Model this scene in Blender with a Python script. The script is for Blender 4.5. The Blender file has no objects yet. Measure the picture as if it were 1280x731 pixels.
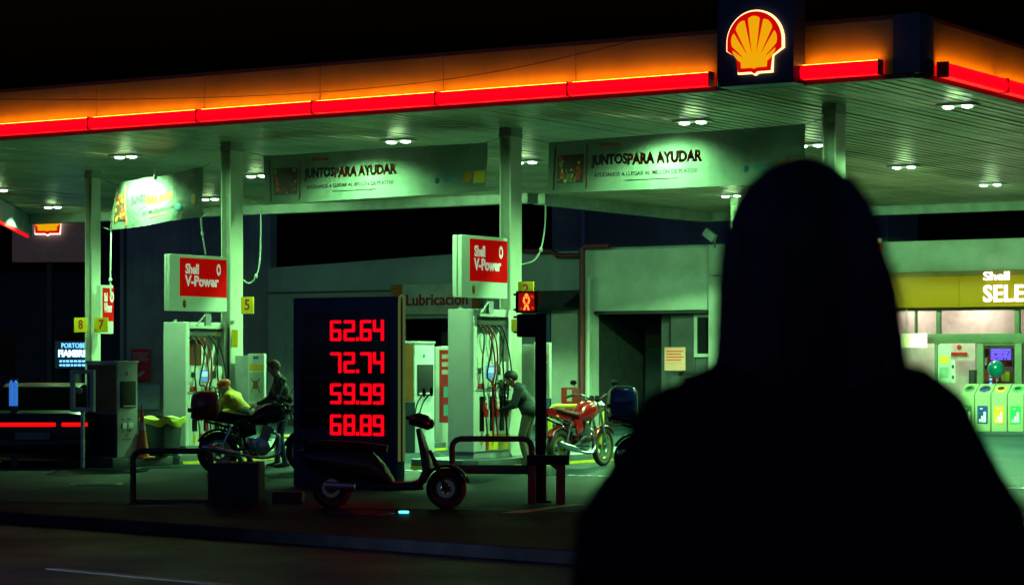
import bpy, math, random
import numpy as np
from mathutils import Vector, Matrix, Quaternion
random.seed(7)
R = math.radians
scene = bpy.context.scene
COL = scene.collection

# ------------------------------------------------------------------ camera, world, exposure
CAM_Z, FPX, HOR = 1.55, 3011.0, 455.0          # eye height, focal length and horizon row for a 1280 px wide frame
cam = bpy.data.cameras.new('camera'); camo = bpy.data.objects.new('camera', cam); COL.objects.link(camo)
camo.location = (0, 0, CAM_Z); camo.rotation_euler = (R(90), 0, 0)
cam.sensor_width = 36; cam.lens = 36*FPX/1280; cam.shift_y = (HOR-365.5)/1280
cam.clip_start = 0.1; cam.clip_end = 2000
cam.dof.use_dof = True; cam.dof.focus_distance = 36; cam.dof.aperture_fstop = 4.0
scene.camera = camo
world = bpy.data.worlds.new('World'); scene.world = world; world.use_nodes = True
wn = world.node_tree; bg = wn.nodes['Background']
sky = wn.nodes.new('ShaderNodeTexSky'); sky.sky_type = 'NISHITA'; sky.sun_disc = False
sky.sun_elevation = R(-4); sky.sun_rotation = R(200)
tint = wn.nodes.new('ShaderNodeMix'); tint.data_type = 'RGBA'; tint.blend_type = 'MULTIPLY'; tint.inputs[0].default_value = 1
tint.inputs[7].default_value = (.20, .42, 1.0, 1); wn.links.new(sky.outputs[0], tint.inputs[6])
wn.links.new(tint.outputs[2], bg.inputs[0]); bg.inputs[1].default_value = 1.5
scene.view_settings.view_transform = 'Standard'; scene.view_settings.look = 'None'
scene.view_settings.exposure = 0; scene.view_settings.gamma = 1
scene.cycles.use_denoising = True
scene.cycles.max_bounces = 6; scene.cycles.diffuse_bounces = 3; scene.cycles.glossy_bounces = 3
scene.cycles.sample_clamp_indirect = 4.0; scene.cycles.sample_clamp_direct = 0
scene.cycles.caustics_reflective = False; scene.cycles.caustics_refractive = False

GREEN = (0.33, 1.0, 0.35)
LAMP_W, REAR_W, EDGE_W, SPILL_W = 1900.0, 2600.0, 620.0, 3.0

# station frame: x runs right along the canopy front, y runs back into the forecourt
TH = math.atan2(-.536, .844); CU, SU = math.cos(TH), math.sin(TH)
CX, CY = 4.96, 29.6
def SW(a, b, z=0): return Vector((CX + a*CU - b*SU, CY + a*SU + b*CU, z))
def SL(p): x, y = p[0]-CX, p[1]-CY; return Vector((x*CU + y*SU, -x*SU + y*CU, p[2] if len(p) > 2 else 0))
def at(px, py, Y): return Vector(((px-640)/FPX*Y, Y, CAM_Z + (HOR-py)/FPX*Y))
def gnd(px, py, z=0): return at(px, py, (CAM_Z-z)*FPX/(py-HOR))
def fac(px, py, b):                              # station x and z of a point seen on the plane y = b
    k = (px-640)/FPX
    a = (k*(CY+CU*b) - CX + SU*b)/(CU - SU*k)
    Y = CY + SU*a + CU*b
    return a, CAM_Z + (HOR-py)/FPX*Y

# ------------------------------------------------------------------ materials
_m = {}
def mat(name, col, rough=0.6, metal=0.0, vary=0.12, vscale=3.0, bump=0.0, bscale=60.0, em=None, ems=1.0, spec=0.5, coat=0.0, dirt=None):
    if name in _m: return _m[name]
    m = bpy.data.materials.new(name); m.use_nodes = True; nt = m.node_tree; N = nt.nodes; L = nt.links
    b = N['Principled BSDF']
    b.inputs['Roughness'].default_value = rough; b.inputs['Metallic'].default_value = metal
    b.inputs['Specular IOR Level'].default_value = spec; b.inputs['Coat Weight'].default_value = coat
    tc = N.new('ShaderNodeTexCoord')
    if vary > 0:
        n = N.new('ShaderNodeTexNoise'); n.inputs['Scale'].default_value = vscale; n.inputs['Detail'].default_value = 6
        n.inputs['Roughness'].default_value = 0.62
        L.new(tc.outputs['Object'], n.inputs['Vector'])
        r = N.new('ShaderNodeValToRGB'); r.color_ramp.elements[0].position = 0.33; r.color_ramp.elements[1].position = 0.68
        d = dirt or tuple(c*(1-vary*2.2) for c in col)
        r.color_ramp.elements[0].color = (*d, 1); r.color_ramp.elements[1].color = (*[min(1, c*(1+vary*.4)) for c in col], 1)
        L.new(n.outputs[0], r.inputs[0]); L.new(r.outputs[0], b.inputs['Base Color'])
        mr = N.new('ShaderNodeMapRange'); mr.inputs[3].default_value = min(1, rough+.12); mr.inputs[4].default_value = max(.03, rough-.1)
        L.new(n.outputs[0], mr.inputs[0]); L.new(mr.outputs[0], b.inputs['Roughness'])
    else:
        b.inputs['Base Color'].default_value = (*col, 1)
    if bump > 0:
        n2 = N.new('ShaderNodeTexNoise'); n2.inputs['Scale'].default_value = bscale; n2.inputs['Detail'].default_value = 4
        L.new(tc.outputs['Object'], n2.inputs['Vector'])
        bp = N.new('ShaderNodeBump'); bp.inputs['Strength'].default_value = bump; bp.inputs['Distance'].default_value = 0.02
        L.new(n2.outputs[0], bp.inputs['Height']); L.new(bp.outputs[0], b.inputs['Normal'])
    if em:
        b.inputs['Emission Color'].default_value = (*em, 1); b.inputs['Emission Strength'].default_value = ems
    _m[name] = m; return m
def glass(name, tint=(.8,.9,.85), rough=.03, alpha=.25):
    if name in _m: return _m[name]
    m = bpy.data.materials.new(name); m.use_nodes = True; nt = m.node_tree; N = nt.nodes; L = nt.links
    for n in list(N): N.remove(n)
    o = N.new('ShaderNodeOutputMaterial'); g = N.new('ShaderNodeBsdfGlossy'); t = N.new('ShaderNodeBsdfTransparent')
    mx = N.new('ShaderNodeMixShader'); fr = N.new('ShaderNodeFresnel'); fr.inputs[0].default_value = 1.5
    g.inputs['Roughness'].default_value = rough; t.inputs[0].default_value = (*tint, 1)
    L.new(fr.outputs[0], mx.inputs[0]); L.new(t.outputs[0], mx.inputs[1]); L.new(g.outputs[0], mx.inputs[2]); L.new(mx.outputs[0], o.inputs[0])
    _m[name] = m; return m

white = mat('white_paint', (.74,.76,.70), .38, vary=.04, vscale=1.4, dirt=(.64,.66,.60))
sheet = mat('white_sheet', (.48,.49,.46), .45, vary=.10, vscale=1.2, dirt=(.34,.34,.30))
slatm = mat('soffit_metal', (.46,.40,.28), .32, metal=.25, vary=.25, vscale=.6)
colm = mat('column_paint', (.68,.70,.58), .42, vary=.06, vscale=1.6, dirt=(.55,.56,.46))
greyp = mat('grey_paint', (.30,.33,.34), .5)
lgrey = mat('light_grey_paint', (.46,.50,.50), .45)
darkm = mat('dark_metal', (.035,.035,.04), .42, vary=.2)
black = mat('black_plastic', (.010,.010,.012), .5, vary=.1, spec=.15)
rubber = mat('black_rubber', (.015,.015,.016), .75, vary=.15)
chrome = mat('chrome', (.62,.64,.64), .16, metal=1.0, vary=.05)
steel = mat('brushed_steel', (.45,.46,.46), .32, metal=.9, vary=.1)
navy = mat('navy_panel', (.022,.022,.085), .35, vary=.1)
redp = mat('red_paint', (.38,.003,.005), .22, vary=.08, coat=.6)
redm = mat('matte_red', (.55,.02,.018), .5)
redsign = mat('red_sign_face', (.55,.002,.002), .6, vary=.04, em=(.8,.004,.001), ems=.34, spec=.03)  # small red glow added because green light leaves the face dull
glowbox = mat('sign_housing_added_glow', (.66,.70,.62), .5, vary=.03, em=(.30,1,.30), ems=.22, spec=.2)  # green glow added to brighten the sign housing
redtext = mat('red_lettering', (1.0,.06,.02), .5, vary=.05)
yell = mat('yellow_paint', (.78,.60,.02), .42, vary=.10)
yellsign = mat('yellow_sign', (.95,.62,.02), .4, vary=.04)
yfascia = mat('yellow_fascia', (.88,.42,.015), .42, vary=.10, vscale=.9, dirt=(.70,.31,.01))
orange = mat('orange_plastic', (.85,.20,.02), .5, vary=.12)
ironbrown = mat('brown_rail_paint', (.085,.045,.02), .35, vary=.25)
hoseg = mat('green_hose', (.008,.07,.03), .4, vary=.05)
hoser = mat('red_hose', (.35,.02,.02), .4, vary=.05)
hosek = mat('black_hose', (.012,.02,.016), .4, vary=.05)
blackt = mat('black_lettering', (.02,.02,.025), .5, vary=0)
whitet = mat('white_lettering', (.85,.86,.82), .45, vary=0)
whitegl = mat('white_lettering_added_glow', (.85,.86,.82), .45, vary=0, em=(.8,1,.72), ems=.35)  # glow added to brighten the fuel sign letters
bluet = mat('blue_print', (.02,.20,.55), .5, vary=0)
glassm = glass('clear_glass')
darkglass = mat('dark_glass', (.01,.014,.018), .08, vary=0, spec=.4)

# ------------------------------------------------------------------ mesh builder
class MB:
    def __init__(s): s.v, s.f, s.mi, s.cur = [], [], [], 0
    def mat(s, i): s.cur = i; return s
    def add(s, vs, fs, M=None):
        o = len(s.v)
        s.v += [tuple(M @ Vector(p)) if M else tuple(p) for p in vs]
        s.f += [tuple(i+o for i in f) for f in fs]; s.mi += [s.cur]*len(fs); return s
    def box(s, x0, x1, y0, y1, z0, z1, M=None):
        vs = [(x,y,z) for z in (z0,z1) for x,y in ((x0,y0),(x1,y0),(x1,y1),(x0,y1))]
        return s.add(vs, [(3,2,1,0),(4,5,6,7),(0,1,5,4),(1,2,6,5),(2,3,7,6),(3,0,4,7)], M)
    def tube(s, pts, r, n=8, caps=True, closed=False):
        pts = [Vector(p) for p in pts]; k = len(pts)
        rs = r if isinstance(r, (list, tuple)) else [r]*k
        rings = []; up = None
        for i, p in enumerate(pts):
            t = (pts[(i+1) % k]-pts[i-1]) if closed else (pts[min(i+1, k-1)]-pts[max(i-1, 0)])
            t.normalize()
            if up is None:
                up = Vector((0,0,1)) if abs(t.z) < .9 else Vector((1,0,0))
            a = t.cross(up)
            if a.length < 1e-4: a = t.cross(Vector((0,1,0)))
            a.normalize(); b = a.cross(t).normalized(); up = b
            rings.append([p + (a*math.cos(2*math.pi*j/n) + b*math.sin(2*math.pi*j/n))*rs[i] for j in range(n)])
        vs = [v for rg in rings for v in rg]; fs = []
        for i in range(k if closed else k-1):
            for j in range(n):
                q = ((i+1) % k)*n
                fs.append((i*n+j, i*n+(j+1) % n, q+(j+1) % n, q+j))
        if caps and not closed:
            fs.append(tuple(reversed(range(n)))); fs.append(tuple((k-1)*n+j for j in range(n)))
        return s.add(vs, fs)
    def cyl(s, p0, p1, r0, r1=None, n=16): return s.tube([p0, p1], [r0, r0 if r1 is None else r1], n)
    def ell(s, c, r, nu=16, nv=10, M=None):
        vs = [(c[0], c[1], c[2]-r[2])]
        for i in range(1, nv):
            ph = -math.pi/2 + math.pi*i/nv
            for j in range(nu):
                th = 2*math.pi*j/nu
                vs.append((c[0]+r[0]*math.cos(ph)*math.cos(th), c[1]+r[1]*math.cos(ph)*math.sin(th), c[2]+r[2]*math.sin(ph)))
        vs.append((c[0], c[1], c[2]+r[2])); fs = []
        for j in range(nu): fs.append((0, 1+(j+1) % nu, 1+j))
        for i in range(nv-2):
            for j in range(nu):
                a = 1+i*nu; b = a+nu; fs.append((a+j, a+(j+1) % nu, b+(j+1) % nu, b+j))
        a = 1+(nv-2)*nu
        for j in range(nu): fs.append((a+j, a+(j+1) % nu, len(vs)-1))
        return s.add(vs, fs, M)
    def prism(s, poly, plane, d0, d1, M=None):
        f = {'xz': lambda p, d: (p[0], d, p[1]), 'yz': lambda p, d: (d, p[0], p[1]), 'xy': lambda p, d: (p[0], p[1], d)}[plane]
        n = len(poly)
        vs = [f(p, d0) for p in poly] + [f(p, d1) for p in poly]
        fs = [tuple(range(n)), tuple(reversed(range(n, 2*n)))] + [(i, n+i, n+(i+1) % n, (i+1) % n) for i in range(n)]
        return s.add(vs, fs, M)
    def loft(s, rings, caps=True):
        n = len(rings[0]); vs = [p for r in rings for p in r]; fs = []
        for i in range(len(rings)-1):
            for j in range(n): fs.append((i*n+j, i*n+(j+1) % n, (i+1)*n+(j+1) % n, (i+1)*n+j))
        if caps: fs.append(tuple(reversed(range(n)))); fs.append(tuple((len(rings)-1)*n+j for j in range(n)))
        return s.add(vs, fs)
    def wheelring(s, c, r0, r1, w, n=28, axis='y'):   # a ring of square section round the y axis
        for (ra, ya), (rb, yb) in (((r1,-w),(r1,w)), ((r1,w),(r0,w)), ((r0,w),(r0,-w)), ((r0,-w),(r1,-w))):
            vs = []
            for (r, y) in ((ra, ya), (rb, yb)):
                for j in range(n):
                    t = 2*math.pi*j/n; vs.append((c[0]+r*math.cos(t), c[1]+y, c[2]+r*math.sin(t)))
            s.add(vs, [(j, (j+1) % n, n+(j+1) % n, n+j) for j in range(n)])
        return s
    def build(s, name, mats, parent=None, smooth=None, bevel=0, kind=None, seg=2):
        me = bpy.data.meshes.new(name); me.from_pydata(s.v, [], s.f)
        mats = mats if isinstance(mats, (list, tuple)) else [mats]
        for m in mats: me.materials.append(m)
        me.polygons.foreach_set('material_index', s.mi)
        import bmesh
        bm = bmesh.new(); bm.from_mesh(me); bmesh.ops.recalc_face_normals(bm, faces=bm.faces)
        if bevel:
            es = [e for e in bm.edges if len(e.link_faces) == 2 and e.calc_face_angle(0) > .6]
            try: bmesh.ops.bevel(bm, geom=es, offset=bevel, segments=seg, profile=.6, affect='EDGES', clamp_overlap=True)
            except Exception: pass
        bm.to_mesh(me); bm.free(); me.update()
        if smooth or bevel:
            me.polygons.foreach_set('use_smooth', [True]*len(me.polygons)); me.set_sharp_from_angle(angle=R(smooth or 38))
        o = bpy.data.objects.new(name, me); COL.objects.link(o)
        if parent: o.parent = parent
        if kind: o['kind'] = kind
        return o

def thing(name, label, cat, loc=(0,0,0), rz=0, group=None):
    o = bpy.data.objects.new(name, None); COL.objects.link(o); o.empty_display_size = .2
    o.location = loc; o.rotation_euler = (0, 0, rz); o['label'] = label; o['category'] = cat
    if group: o['group'] = group
    return o
def tag(o, label, cat, group=None):
    o['label'] = label; o['category'] = cat
    if group: o['group'] = group
    return o
def text(s, size, m, parent, loc, face='-y', bold=.0, ex=.004, name='lettering', align='CENTER', sx=1.0, shear=0, tilt=0, spacing=1.0, width=None):
    cu = bpy.data.curves.new('t', 'FONT'); cu.body = s; cu.size = size; cu.extrude = ex; cu.offset = bold*size
    cu.align_x = align; cu.align_y = 'CENTER'; cu.shear = shear; cu.space_character = spacing
    cu.resolution_u = 3
    t = bpy.data.objects.new('t', cu); COL.objects.link(t)
    dg = bpy.context.evaluated_depsgraph_get(); me = bpy.data.meshes.new_from_object(t.evaluated_get(dg))
    bpy.data.objects.remove(t); bpy.data.curves.remove(cu)
    if width:
        xs = [v.co.x for v in me.vertices]; sx = width/(max(xs)-min(xs))
    M = Matrix.Rotation(R(90), 4, 'X') @ Matrix.Rotation(tilt, 4, 'Z') @ Matrix.Diagonal((sx, 1, 1, 1))
    if face == '+x': M = Matrix.Rotation(R(90), 4, 'Z') @ M
    me.transform(Matrix.Translation(Vector(loc)) @ M)
    me.materials.clear(); me.materials.append(m)
    o = bpy.data.objects.new(name, me); COL.objects.link(o)
    if parent: o.parent = parent
    return o
def spline(pts, n=8):
    P = [Vector(p) for p in pts]; out = []
    for i in range(len(P)-1):
        p0, p1, p2, p3 = P[max(i-1,0)], P[i], P[i+1], P[min(i+2, len(P)-1)]
        for k in range(n):
            t = k/n
            out.append(.5*((2*p1)+(-p0+p2)*t+(2*p0-5*p1+4*p2-p3)*t*t+(-p0+3*p1-3*p2+p3)*t**3))
    out.append(P[-1]); return out
def lamp(kind, name, parent, loc, watts, col, size=.1, spot=None, blend=.5, rot=(0,0,0)):
    l = bpy.data.lights.new(name, kind); l.energy = watts; l.color = col
    if kind == 'AREA': l.size = size
    else: l.shadow_soft_size = size
    if spot: l.spot_size = spot; l.spot_blend = blend
    o = bpy.data.objects.new(name, l); COL.objects.link(o); o.location = loc; o.rotation_euler = rot
    if parent: o.parent = parent
    return o

# ------------------------------------------------------------------ ground
def ground_mat(name, base, dark, rough, scale=.35, joints=None, bump=.25, bs=55, spec=.5):
    m = bpy.data.materials.new(name); m.use_nodes = True; nt = m.node_tree; N = nt.nodes; L = nt.links; b = N['Principled BSDF']
    tc = N.new('ShaderNodeTexCoord')
    n = N.new('ShaderNodeTexNoise'); n.inputs['Scale'].default_value = scale; n.inputs['Detail'].default_value = 9; n.inputs['Roughness'].default_value = .68
    L.new(tc.outputs['Object'], n.inputs['Vector'])
    r = N.new('ShaderNodeValToRGB'); r.color_ramp.elements[0].position = .36; r.color_ramp.elements[1].position = .62
    r.color_ramp.elements[0].color = (*dark, 1); r.color_ramp.elements[1].color = (*base, 1)
    L.new(n.outputs[0], r.inputs[0]); out = r.outputs[0]
    g = N.new('ShaderNodeTexNoise'); g.inputs['Scale'].default_value = bs; g.inputs['Detail'].default_value = 3; L.new(tc.outputs['Object'], g.inputs['Vector'])
    mm = N.new('ShaderNodeMix'); mm.data_type = 'RGBA'; mm.blend_type = 'MULTIPLY'; mm.inputs[0].default_value = .7
    gr = N.new('ShaderNodeMapRange'); gr.inputs[1].default_value = .3; gr.inputs[2].default_value = .7; gr.inputs[3].default_value = .55; gr.inputs[4].default_value = 1.2
    L.new(g.outputs[0], gr.inputs[0]); L.new(out, mm.inputs[6]); L.new(gr.outputs[0], mm.inputs[7]); out = mm.outputs[2]
    if joints:
        mp = N.new('ShaderNodeMapping'); mp.inputs['Rotation'].default_value[2] = -TH; L.new(tc.outputs['Object'], mp.inputs[0])
        br = N.new('ShaderNodeTexBrick'); br.offset = 0; br.inputs['Scale'].default_value = 1; br.inputs['Mortar Size'].default_value = .008
        br.inputs['Brick Width'].default_value = joints; br.inputs['Row Height'].default_value = joints
        br.inputs['Color1'].default_value = (1,1,1,1); br.inputs['Color2'].default_value = (.86,.86,.86,1); br.inputs['Mortar'].default_value = (.25,.25,.25,1)
        L.new(mp.outputs[0], br.inputs['Vector'])
        m2 = N.new('ShaderNodeMix'); m2.data_type = 'RGBA'; m2.blend_type = 'MULTIPLY'; m2.inputs[0].default_value = 1
        L.new(out, m2.inputs[6]); L.new(br.outputs[0], m2.inputs[7]); out = m2.outputs[2]
    L.new(out, b.inputs['Base Color']); b.inputs['Specular IOR Level'].default_value = spec
    rr = N.new('ShaderNodeMapRange'); rr.inputs[1].default_value = .35; rr.inputs[2].default_value = .65; rr.inputs[3].default_value = rough[0]; rr.inputs[4].default_value = rough[1]
    L.new(n.outputs[0], rr.inputs[0]); L.new(rr.outputs[0], b.inputs['Roughness'])
    bp = N.new('ShaderNodeBump'); bp.inputs['Strength'].default_value = bump; bp.inputs['Distance'].default_value = .01
    L.new(g.outputs[0], bp.inputs['Height']); L.new(bp.outputs[0], b.inputs['Normal'])
    return m
asph = ground_mat('asphalt', (.028,.036,.060), (.014,.018,.030), (.30,.5), .5, bump=.35, bs=70, spec=.02)
conc = ground_mat('forecourt_concrete', (.046,.080,.090), (.015,.027,.034), (.45,.72), .33, joints=4.0, bump=.15, spec=.02)
walk = ground_mat('pavement_tiles', (.040,.032,.044), (.014,.012,.019), (.5,.7), .7, joints=.4, bump=.2, spec=.02)

g = MB(); g.box(-400, 400, -30, 900, -.5, -.10); g.build('ground', asph, kind='structure')
# road strip in front of the kerb line K0-K1
K0, K1 = gnd(0, 641), gnd(700, 689); kd = (K1-K0).normalized(); kn = Vector((-kd.y, kd.x, 0))
def kp(t, d, z=0): p = K0 + kd*t + kn*d; return (p.x, p.y, z)
r_ = MB(); r_.prism([kp(-80,-60)[:2], kp(70,-60)[:2], kp(70,0)[:2], kp(-80,0)[:2]], 'xy', -.099, -.096); r_.build('road', asph, kind='structure')
k_ = MB(); k_.prism([kp(-80,0)[:2], kp(70,0)[:2], kp(70,.16)[:2], kp(-80,.16)[:2]], 'xy', -.12, .012)
k_.build('kerb', mat('kerb_concrete', (.05,.05,.055), .8, spec=.1, vary=.25, vscale=1.5, bump=.3, bscale=25), kind='structure', bevel=.02)
F0 = gnd(0, 627)
def fy(x): return F0.y + (x-F0.x)*(-.30)
s_ = MB(); s_.prism([kp(-30,.16)[:2], kp(60,.16)[:2], (60, 60), (-27, 60)], 'xy', -.09, 0); s_.build('pavement', walk, kind='structure')
f_ = MB(); f_.prism([(-60, fy(-60)), (45, fy(45)), (90, 130), (-90, 130)], 'xy', -.09, .004); f_.build('forecourt', conc, kind='structure')
mk = mat('road_paint', (.14,.14,.12), .5, vary=.35, vscale=2.5, dirt=(.09,.09,.08))
ln = MB()
for t in range(-6, 10):
    ln.prism([kp(t*5,-3.2)[:2], kp(t*5+2.2,-3.2)[:2], kp(t*5+2.2,-3.08)[:2], kp(t*5,-3.08)[:2]], 'xy', -.095, -.091)
ln.build('lane_markings', mk, kind='structure')
pl_ = MB(); q = gnd(628,641); pl_.prism([(q.x,q.y),(q.x+.75,q.y+1.5),(q.x+.9,q.y+1.5),(q.x+.2,q.y)], 'xy', .003, .008)
pl_.build('pavement_marking', mat('worn_yellow_paint', (.34,.24,.10), .5, vary=.3), kind='structure')
for (px, py, lab) in ((452, 642, 'round iron manhole cover on the pavement below the scooter'), (120, 606, 'round iron manhole cover on the forecourt left of the hoop rail')):
    q = gnd(px, py); mh = thing('manhole_cover', lab, 'manhole cover', (q.x, q.y, .005), 0, 'iron manhole covers')
    irn = mat('worn_iron', (.05,.05,.05), .45, metal=.5, vary=.2)
    MB().cyl((0,0,0),(0,0,.008),.34, n=32).build('cover', irn, mh)
    m = MB()
    for k in range(-4,5): m.box(-.28+abs(k)*.02,.28-abs(k)*.02,k*.065-.012,k*.065+.012,.0085,.013)
    m.build('ribs', irn, mh)
q = SW(-6.5, 1.0, .006); dr = thing('drain_channel', 'long steel drain grate set into the forecourt in front of the pumps', 'drain', q, TH)
MB().box(-12,9,-.09,.09,0,.004).build('frame', darkm, dr)
m = MB()
for k in range(130): m.box(-11.9+k*.16,-11.82+k*.16,-.075,.075,.0045,.009)
m.build('grate_bars', steel, dr)
# cyan lane stud
p = gnd(505, 647, -.05); st = thing('road_stud', 'small glowing cyan road stud on the dark road', 'road stud', (p.x, p.y, .0))
MB().ell((0,0,.012),(.07,.05,.02)).build('housing', steel, st, smooth=60)
MB().box(-.05,.05,-.056,-.046,.006,.026).build('lens', mat('cyan_led', (.1,.6,.7), .3, vary=0, em=(.05,.9,1), ems=6), st, bevel=.004)

# ------------------------------------------------------------------ canopy
ZS = 5.15
can = thing('filling_station_canopy', 'long flat forecourt canopy with orange glowing fascia and red light bar on columns', 'canopy', (CX, CY, 0), TH)
AL = -30.0
def bmin(a): return max(0.0, (-a-17.6)*16/12.4)
def bmax(a): return 15.7 if a < -15.3 else 23.5
sf = MB(); w = .20; a = 0.0
rnd = random.Random(3)
while a > AL+.1:
    a2 = a-w; am = (a+a2)/2; b0, b1 = bmin(am)+.05, bmax(am)-.06
    if b1-b0 > .1:
        dz = rnd.uniform(-.002, .002)
        tl_ = rnd.uniform(-.005, .005); prof = [(a, ZS+.02), (a-.008, ZS+dz+tl_), (a-w*.5, ZS+.006+dz), (a2+.040, ZS+dz-tl_), (a2+.030, ZS+.03), (a2, ZS+.02)]
        nb = 3; rows = []
        for k in range(nb+1):
            bb = b0+(b1-b0)*k/nb; zz = rnd.uniform(-.003, .003)
            rows.append([(x, bb, z+zz) for x, z in prof])
        vs = [p for r in rows for p in r]; n = len(prof)
        sf.add(vs, [(i*n+j, (i+1)*n+j, (i+1)*n+j+1, i*n+j+1) for i in range(nb) for j in range(n-1)])
    a = a2
sfo = sf.build('soffit', slatm, can)
rf = MB(); rf.prism([(-.05,.05),(-17.6,.05),(-29.95,15.65),(-15.3,15.65),(-15.3,23.45),(-.05,23.45)], 'xy', ZS+.06, ZS+.62)
rf.build('roof', darkm, can)
ZF0, ZF1 = 5.09, 5.80
pan = []
def fascia_run(x0, x1, front=True, y=None):
    m = MB()
    n = max(1, round(abs(x1-x0)/2.05)); 
    for i in range(n):
        p0, p1 = x0+(x1-x0)*i/n, x0+(x1-x0)*(i+1)/n
        if front: m.box(min(p0,p1)+.006, max(p0,p1)-.006, -.06, 0, ZF0+.03, ZF1)
        else: m.box(0, .06, min(p0,p1)+.006, max(p0,p1)-.006, ZF0+.03, ZF1)
    return m.build('fascia_panel', yfascia, can, bevel=.006)
ledred = mat('red_light_bar', (.5,.01,.01), .4, vary=0, em=(1.0,.0,.008), ems=1.25)
ledwarm = mat('fascia_wash_led', (.8,.4,.1), .4, vary=0, em=(1.0,.46,.03), ems=14)
def bar(x0, x1, side='front'):                      # red bar with an upward LED strip behind it that washes the fascia
    lo, hi = min(x0, x1), max(x0, x1); n = max(1, round((hi-lo)/2.05))
    for i in range(n):
        a0, a1 = lo+(hi-lo)*i/n+.004, lo+(hi-lo)*(i+1)/n-.004
        prof = [(-.115,.02),(-.215,.03),(-.245,.09),(-.245,.14),(-.205,.20),(-.115,.205)]
        m = MB(); q = MB(); cap = MB()
        if side == 'front':
            m.loft([[(x, y, ZF0+z) for y, z in prof] for x in (a0+.004, a1-.004)])
            q.box(a0+.03, a1-.03, -.155, -.120, ZF0+.206, ZF0+.210)
            caps_ = [MB().box(x-.003, x+.003, -.25, -.09, ZF0+.015, ZF0+.21) for x in (a0, a1)]
        else:
            m.loft([[(-y, x, ZF0+z) for y, z in prof] for x in (a0+.004, a1-.004)])
            q.box(.120, .155, a0+.03, a1-.03, ZF0+.206, ZF0+.210)
            caps_ = [MB().box(.09, .25, x-.003, x+.003, ZF0+.015, ZF0+.21) for x in (a0, a1)]
        L_ = m.build('light_bar', ledred, can, smooth=40)
        q.build('wash_strip', ledwarm, L_); [c_.build('end_cap', redm, L_) for c_ in caps_]
xa_l, _ = fac(897, 100, -.06); xa_r, _ = fac(991, 100, -.06); xc_l, _ = fac(1108, 90, 0)
fascia_run(-17.6, xa_l); fascia_run(xa_r, xc_l+.12); bar(-17.6, xa_l-.03); bar(xa_r+.02, xc_l)
fascia_run(.35, 23.3, front=False); bar(.45, 23.2, 'side')
tr = MB(); tr.box(-17.7, 0.0, -.075, 0.04, ZF0-.03, ZF0+.028); tr.box(0.0, .075, -.0, 23.5, ZF0-.03, ZF0+.028)
tr.box(-17.6, xa_l, -.07, .02, ZF1+.002, ZF1+.05); tr.box(xa_r, 0, -.07, .02, ZF1+.002, ZF1+.05); tr.box(0.001, .07, .0, 23.4, ZF1+.002, ZF1+.05)
tr.build('fascia_trim', mat('dark_red_trim', (.10,.02,.02), .4), can)
cn = MB(); purple = mat('dark_corner_panel', (.10,.09,.14), .4, vary=.2)
cn.prism([(xc_l+.13,-.10),(.10,-.10),(.10,.34),(.02,.34),(.02,-.02),(xc_l+.13,-.02)], 'xy', ZF0+.03, ZF1+.05)
cn.build('corner_panel', purple, can, bevel=.01)
# rear and side beams below the soffit
bm_ = MB()
bm_.box(-29.9, -15.3, 15.45, 15.7, ZS-.20, ZS+.04); bm_.box(-15.32, -15.02, 15.70, 23.3, ZS-.22, ZS+.04); bm_.box(-15.32, 0, 23.3, 23.5, ZS-.20, ZS+.04)
bm_.build('rear_beam', mat('beam_paint', (.28,.30,.27), .5, vary=.15), can, bevel=.01)
bm2 = MB()
def slantbox(m, p, q, t, z0, z1):
    d = Vector((q[0]-p[0], q[1]-p[1])).normalized(); nn = Vector((d.y, -d.x))*t
    m.prism([p, q, (q[0]+nn.x, q[1]+nn.y), (p[0]+nn.x, p[1]+nn.y)], 'xy', z0, z1)
slantbox(bm2, (-17.6,0), (-30,16), -.2, ZS-.46, ZS+.05)
bm2.build('side_fascia', mat('side_fascia_paint', (.30,.36,.42), .5), can)
sb = MB(); slantbox(sb, (-17.7,.1), (-29.8,15.6), .05, ZS-.52, ZS-.465); sb.build('light_bar', ledred, can)
# columns
def column(a, b, wx, wy, z0=.1):
    m = MB(); m.prism([(a-wx/2,b-wy/2),(a-wx/2+.022,b-wy/2),(a-wx/2+.03,b-wy/2+.10),(a+wx/2-.03,b-wy/2+.10),(a+wx/2-.022,b-wy/2),(a+wx/2,b-wy/2),(a+wx/2,b+wy/2),(a-wx/2,b+wy/2)], 'xy', z0, ZS+.03)
    o = m.build('column', colm, can, bevel=.004)
    w_ = MB(); w_.box(a-wx/2+.028, a+wx/2-.028, b-wy/2+.09, b-wy/2+.098, z0, ZS-.26); w_.build('web', mat('shaded_web', (.30,.32,.29), .6, vary=.15), o)  # recess shade put into the web as a darker colour
    c = MB(); c.box(a-wx/2-.012, a+wx/2+.012, b-wy/2-.012, b+wy/2+.012, ZS-.14, ZS-.09); c.box(a-wx/2-.006, a+wx/2+.006, b-wy/2-.006, b+wy/2+.006, ZS-.09, ZS+.01)
    c.build('capital', mat('capital_paint', (.32,.33,.29), .5), o, bevel=.006)
    d = MB(); d.box(a-wx/2-.05, a+wx/2+.05, b-wy/2-.05, b+wy/2+.05, .14, .165)
    for sx in (-1,1):
        for sy in (-1,1): d.cyl((a+sx*(wx/2+.03), b+sy*(wy/2+.03), .165), (a+sx*(wx/2+.03), b+sy*(wy/2+.03), .19), .012, n=6)
    d.build('base_plate', greyp, o)
    return o
pB = SL((-.02, 36.83)); pA = SL(at(290, 455, 39.2)); pD = SL(at(1042.5, 455, 33.4)); pE = SL(at(116, 455, 44.9))
column(pB.x, pB.y, .20, .32); column(pA.x, pA.y, .20, .32); column(pD.x, pD.y, .20, .32); column(pE.x, pE.y, .17, .24)
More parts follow.
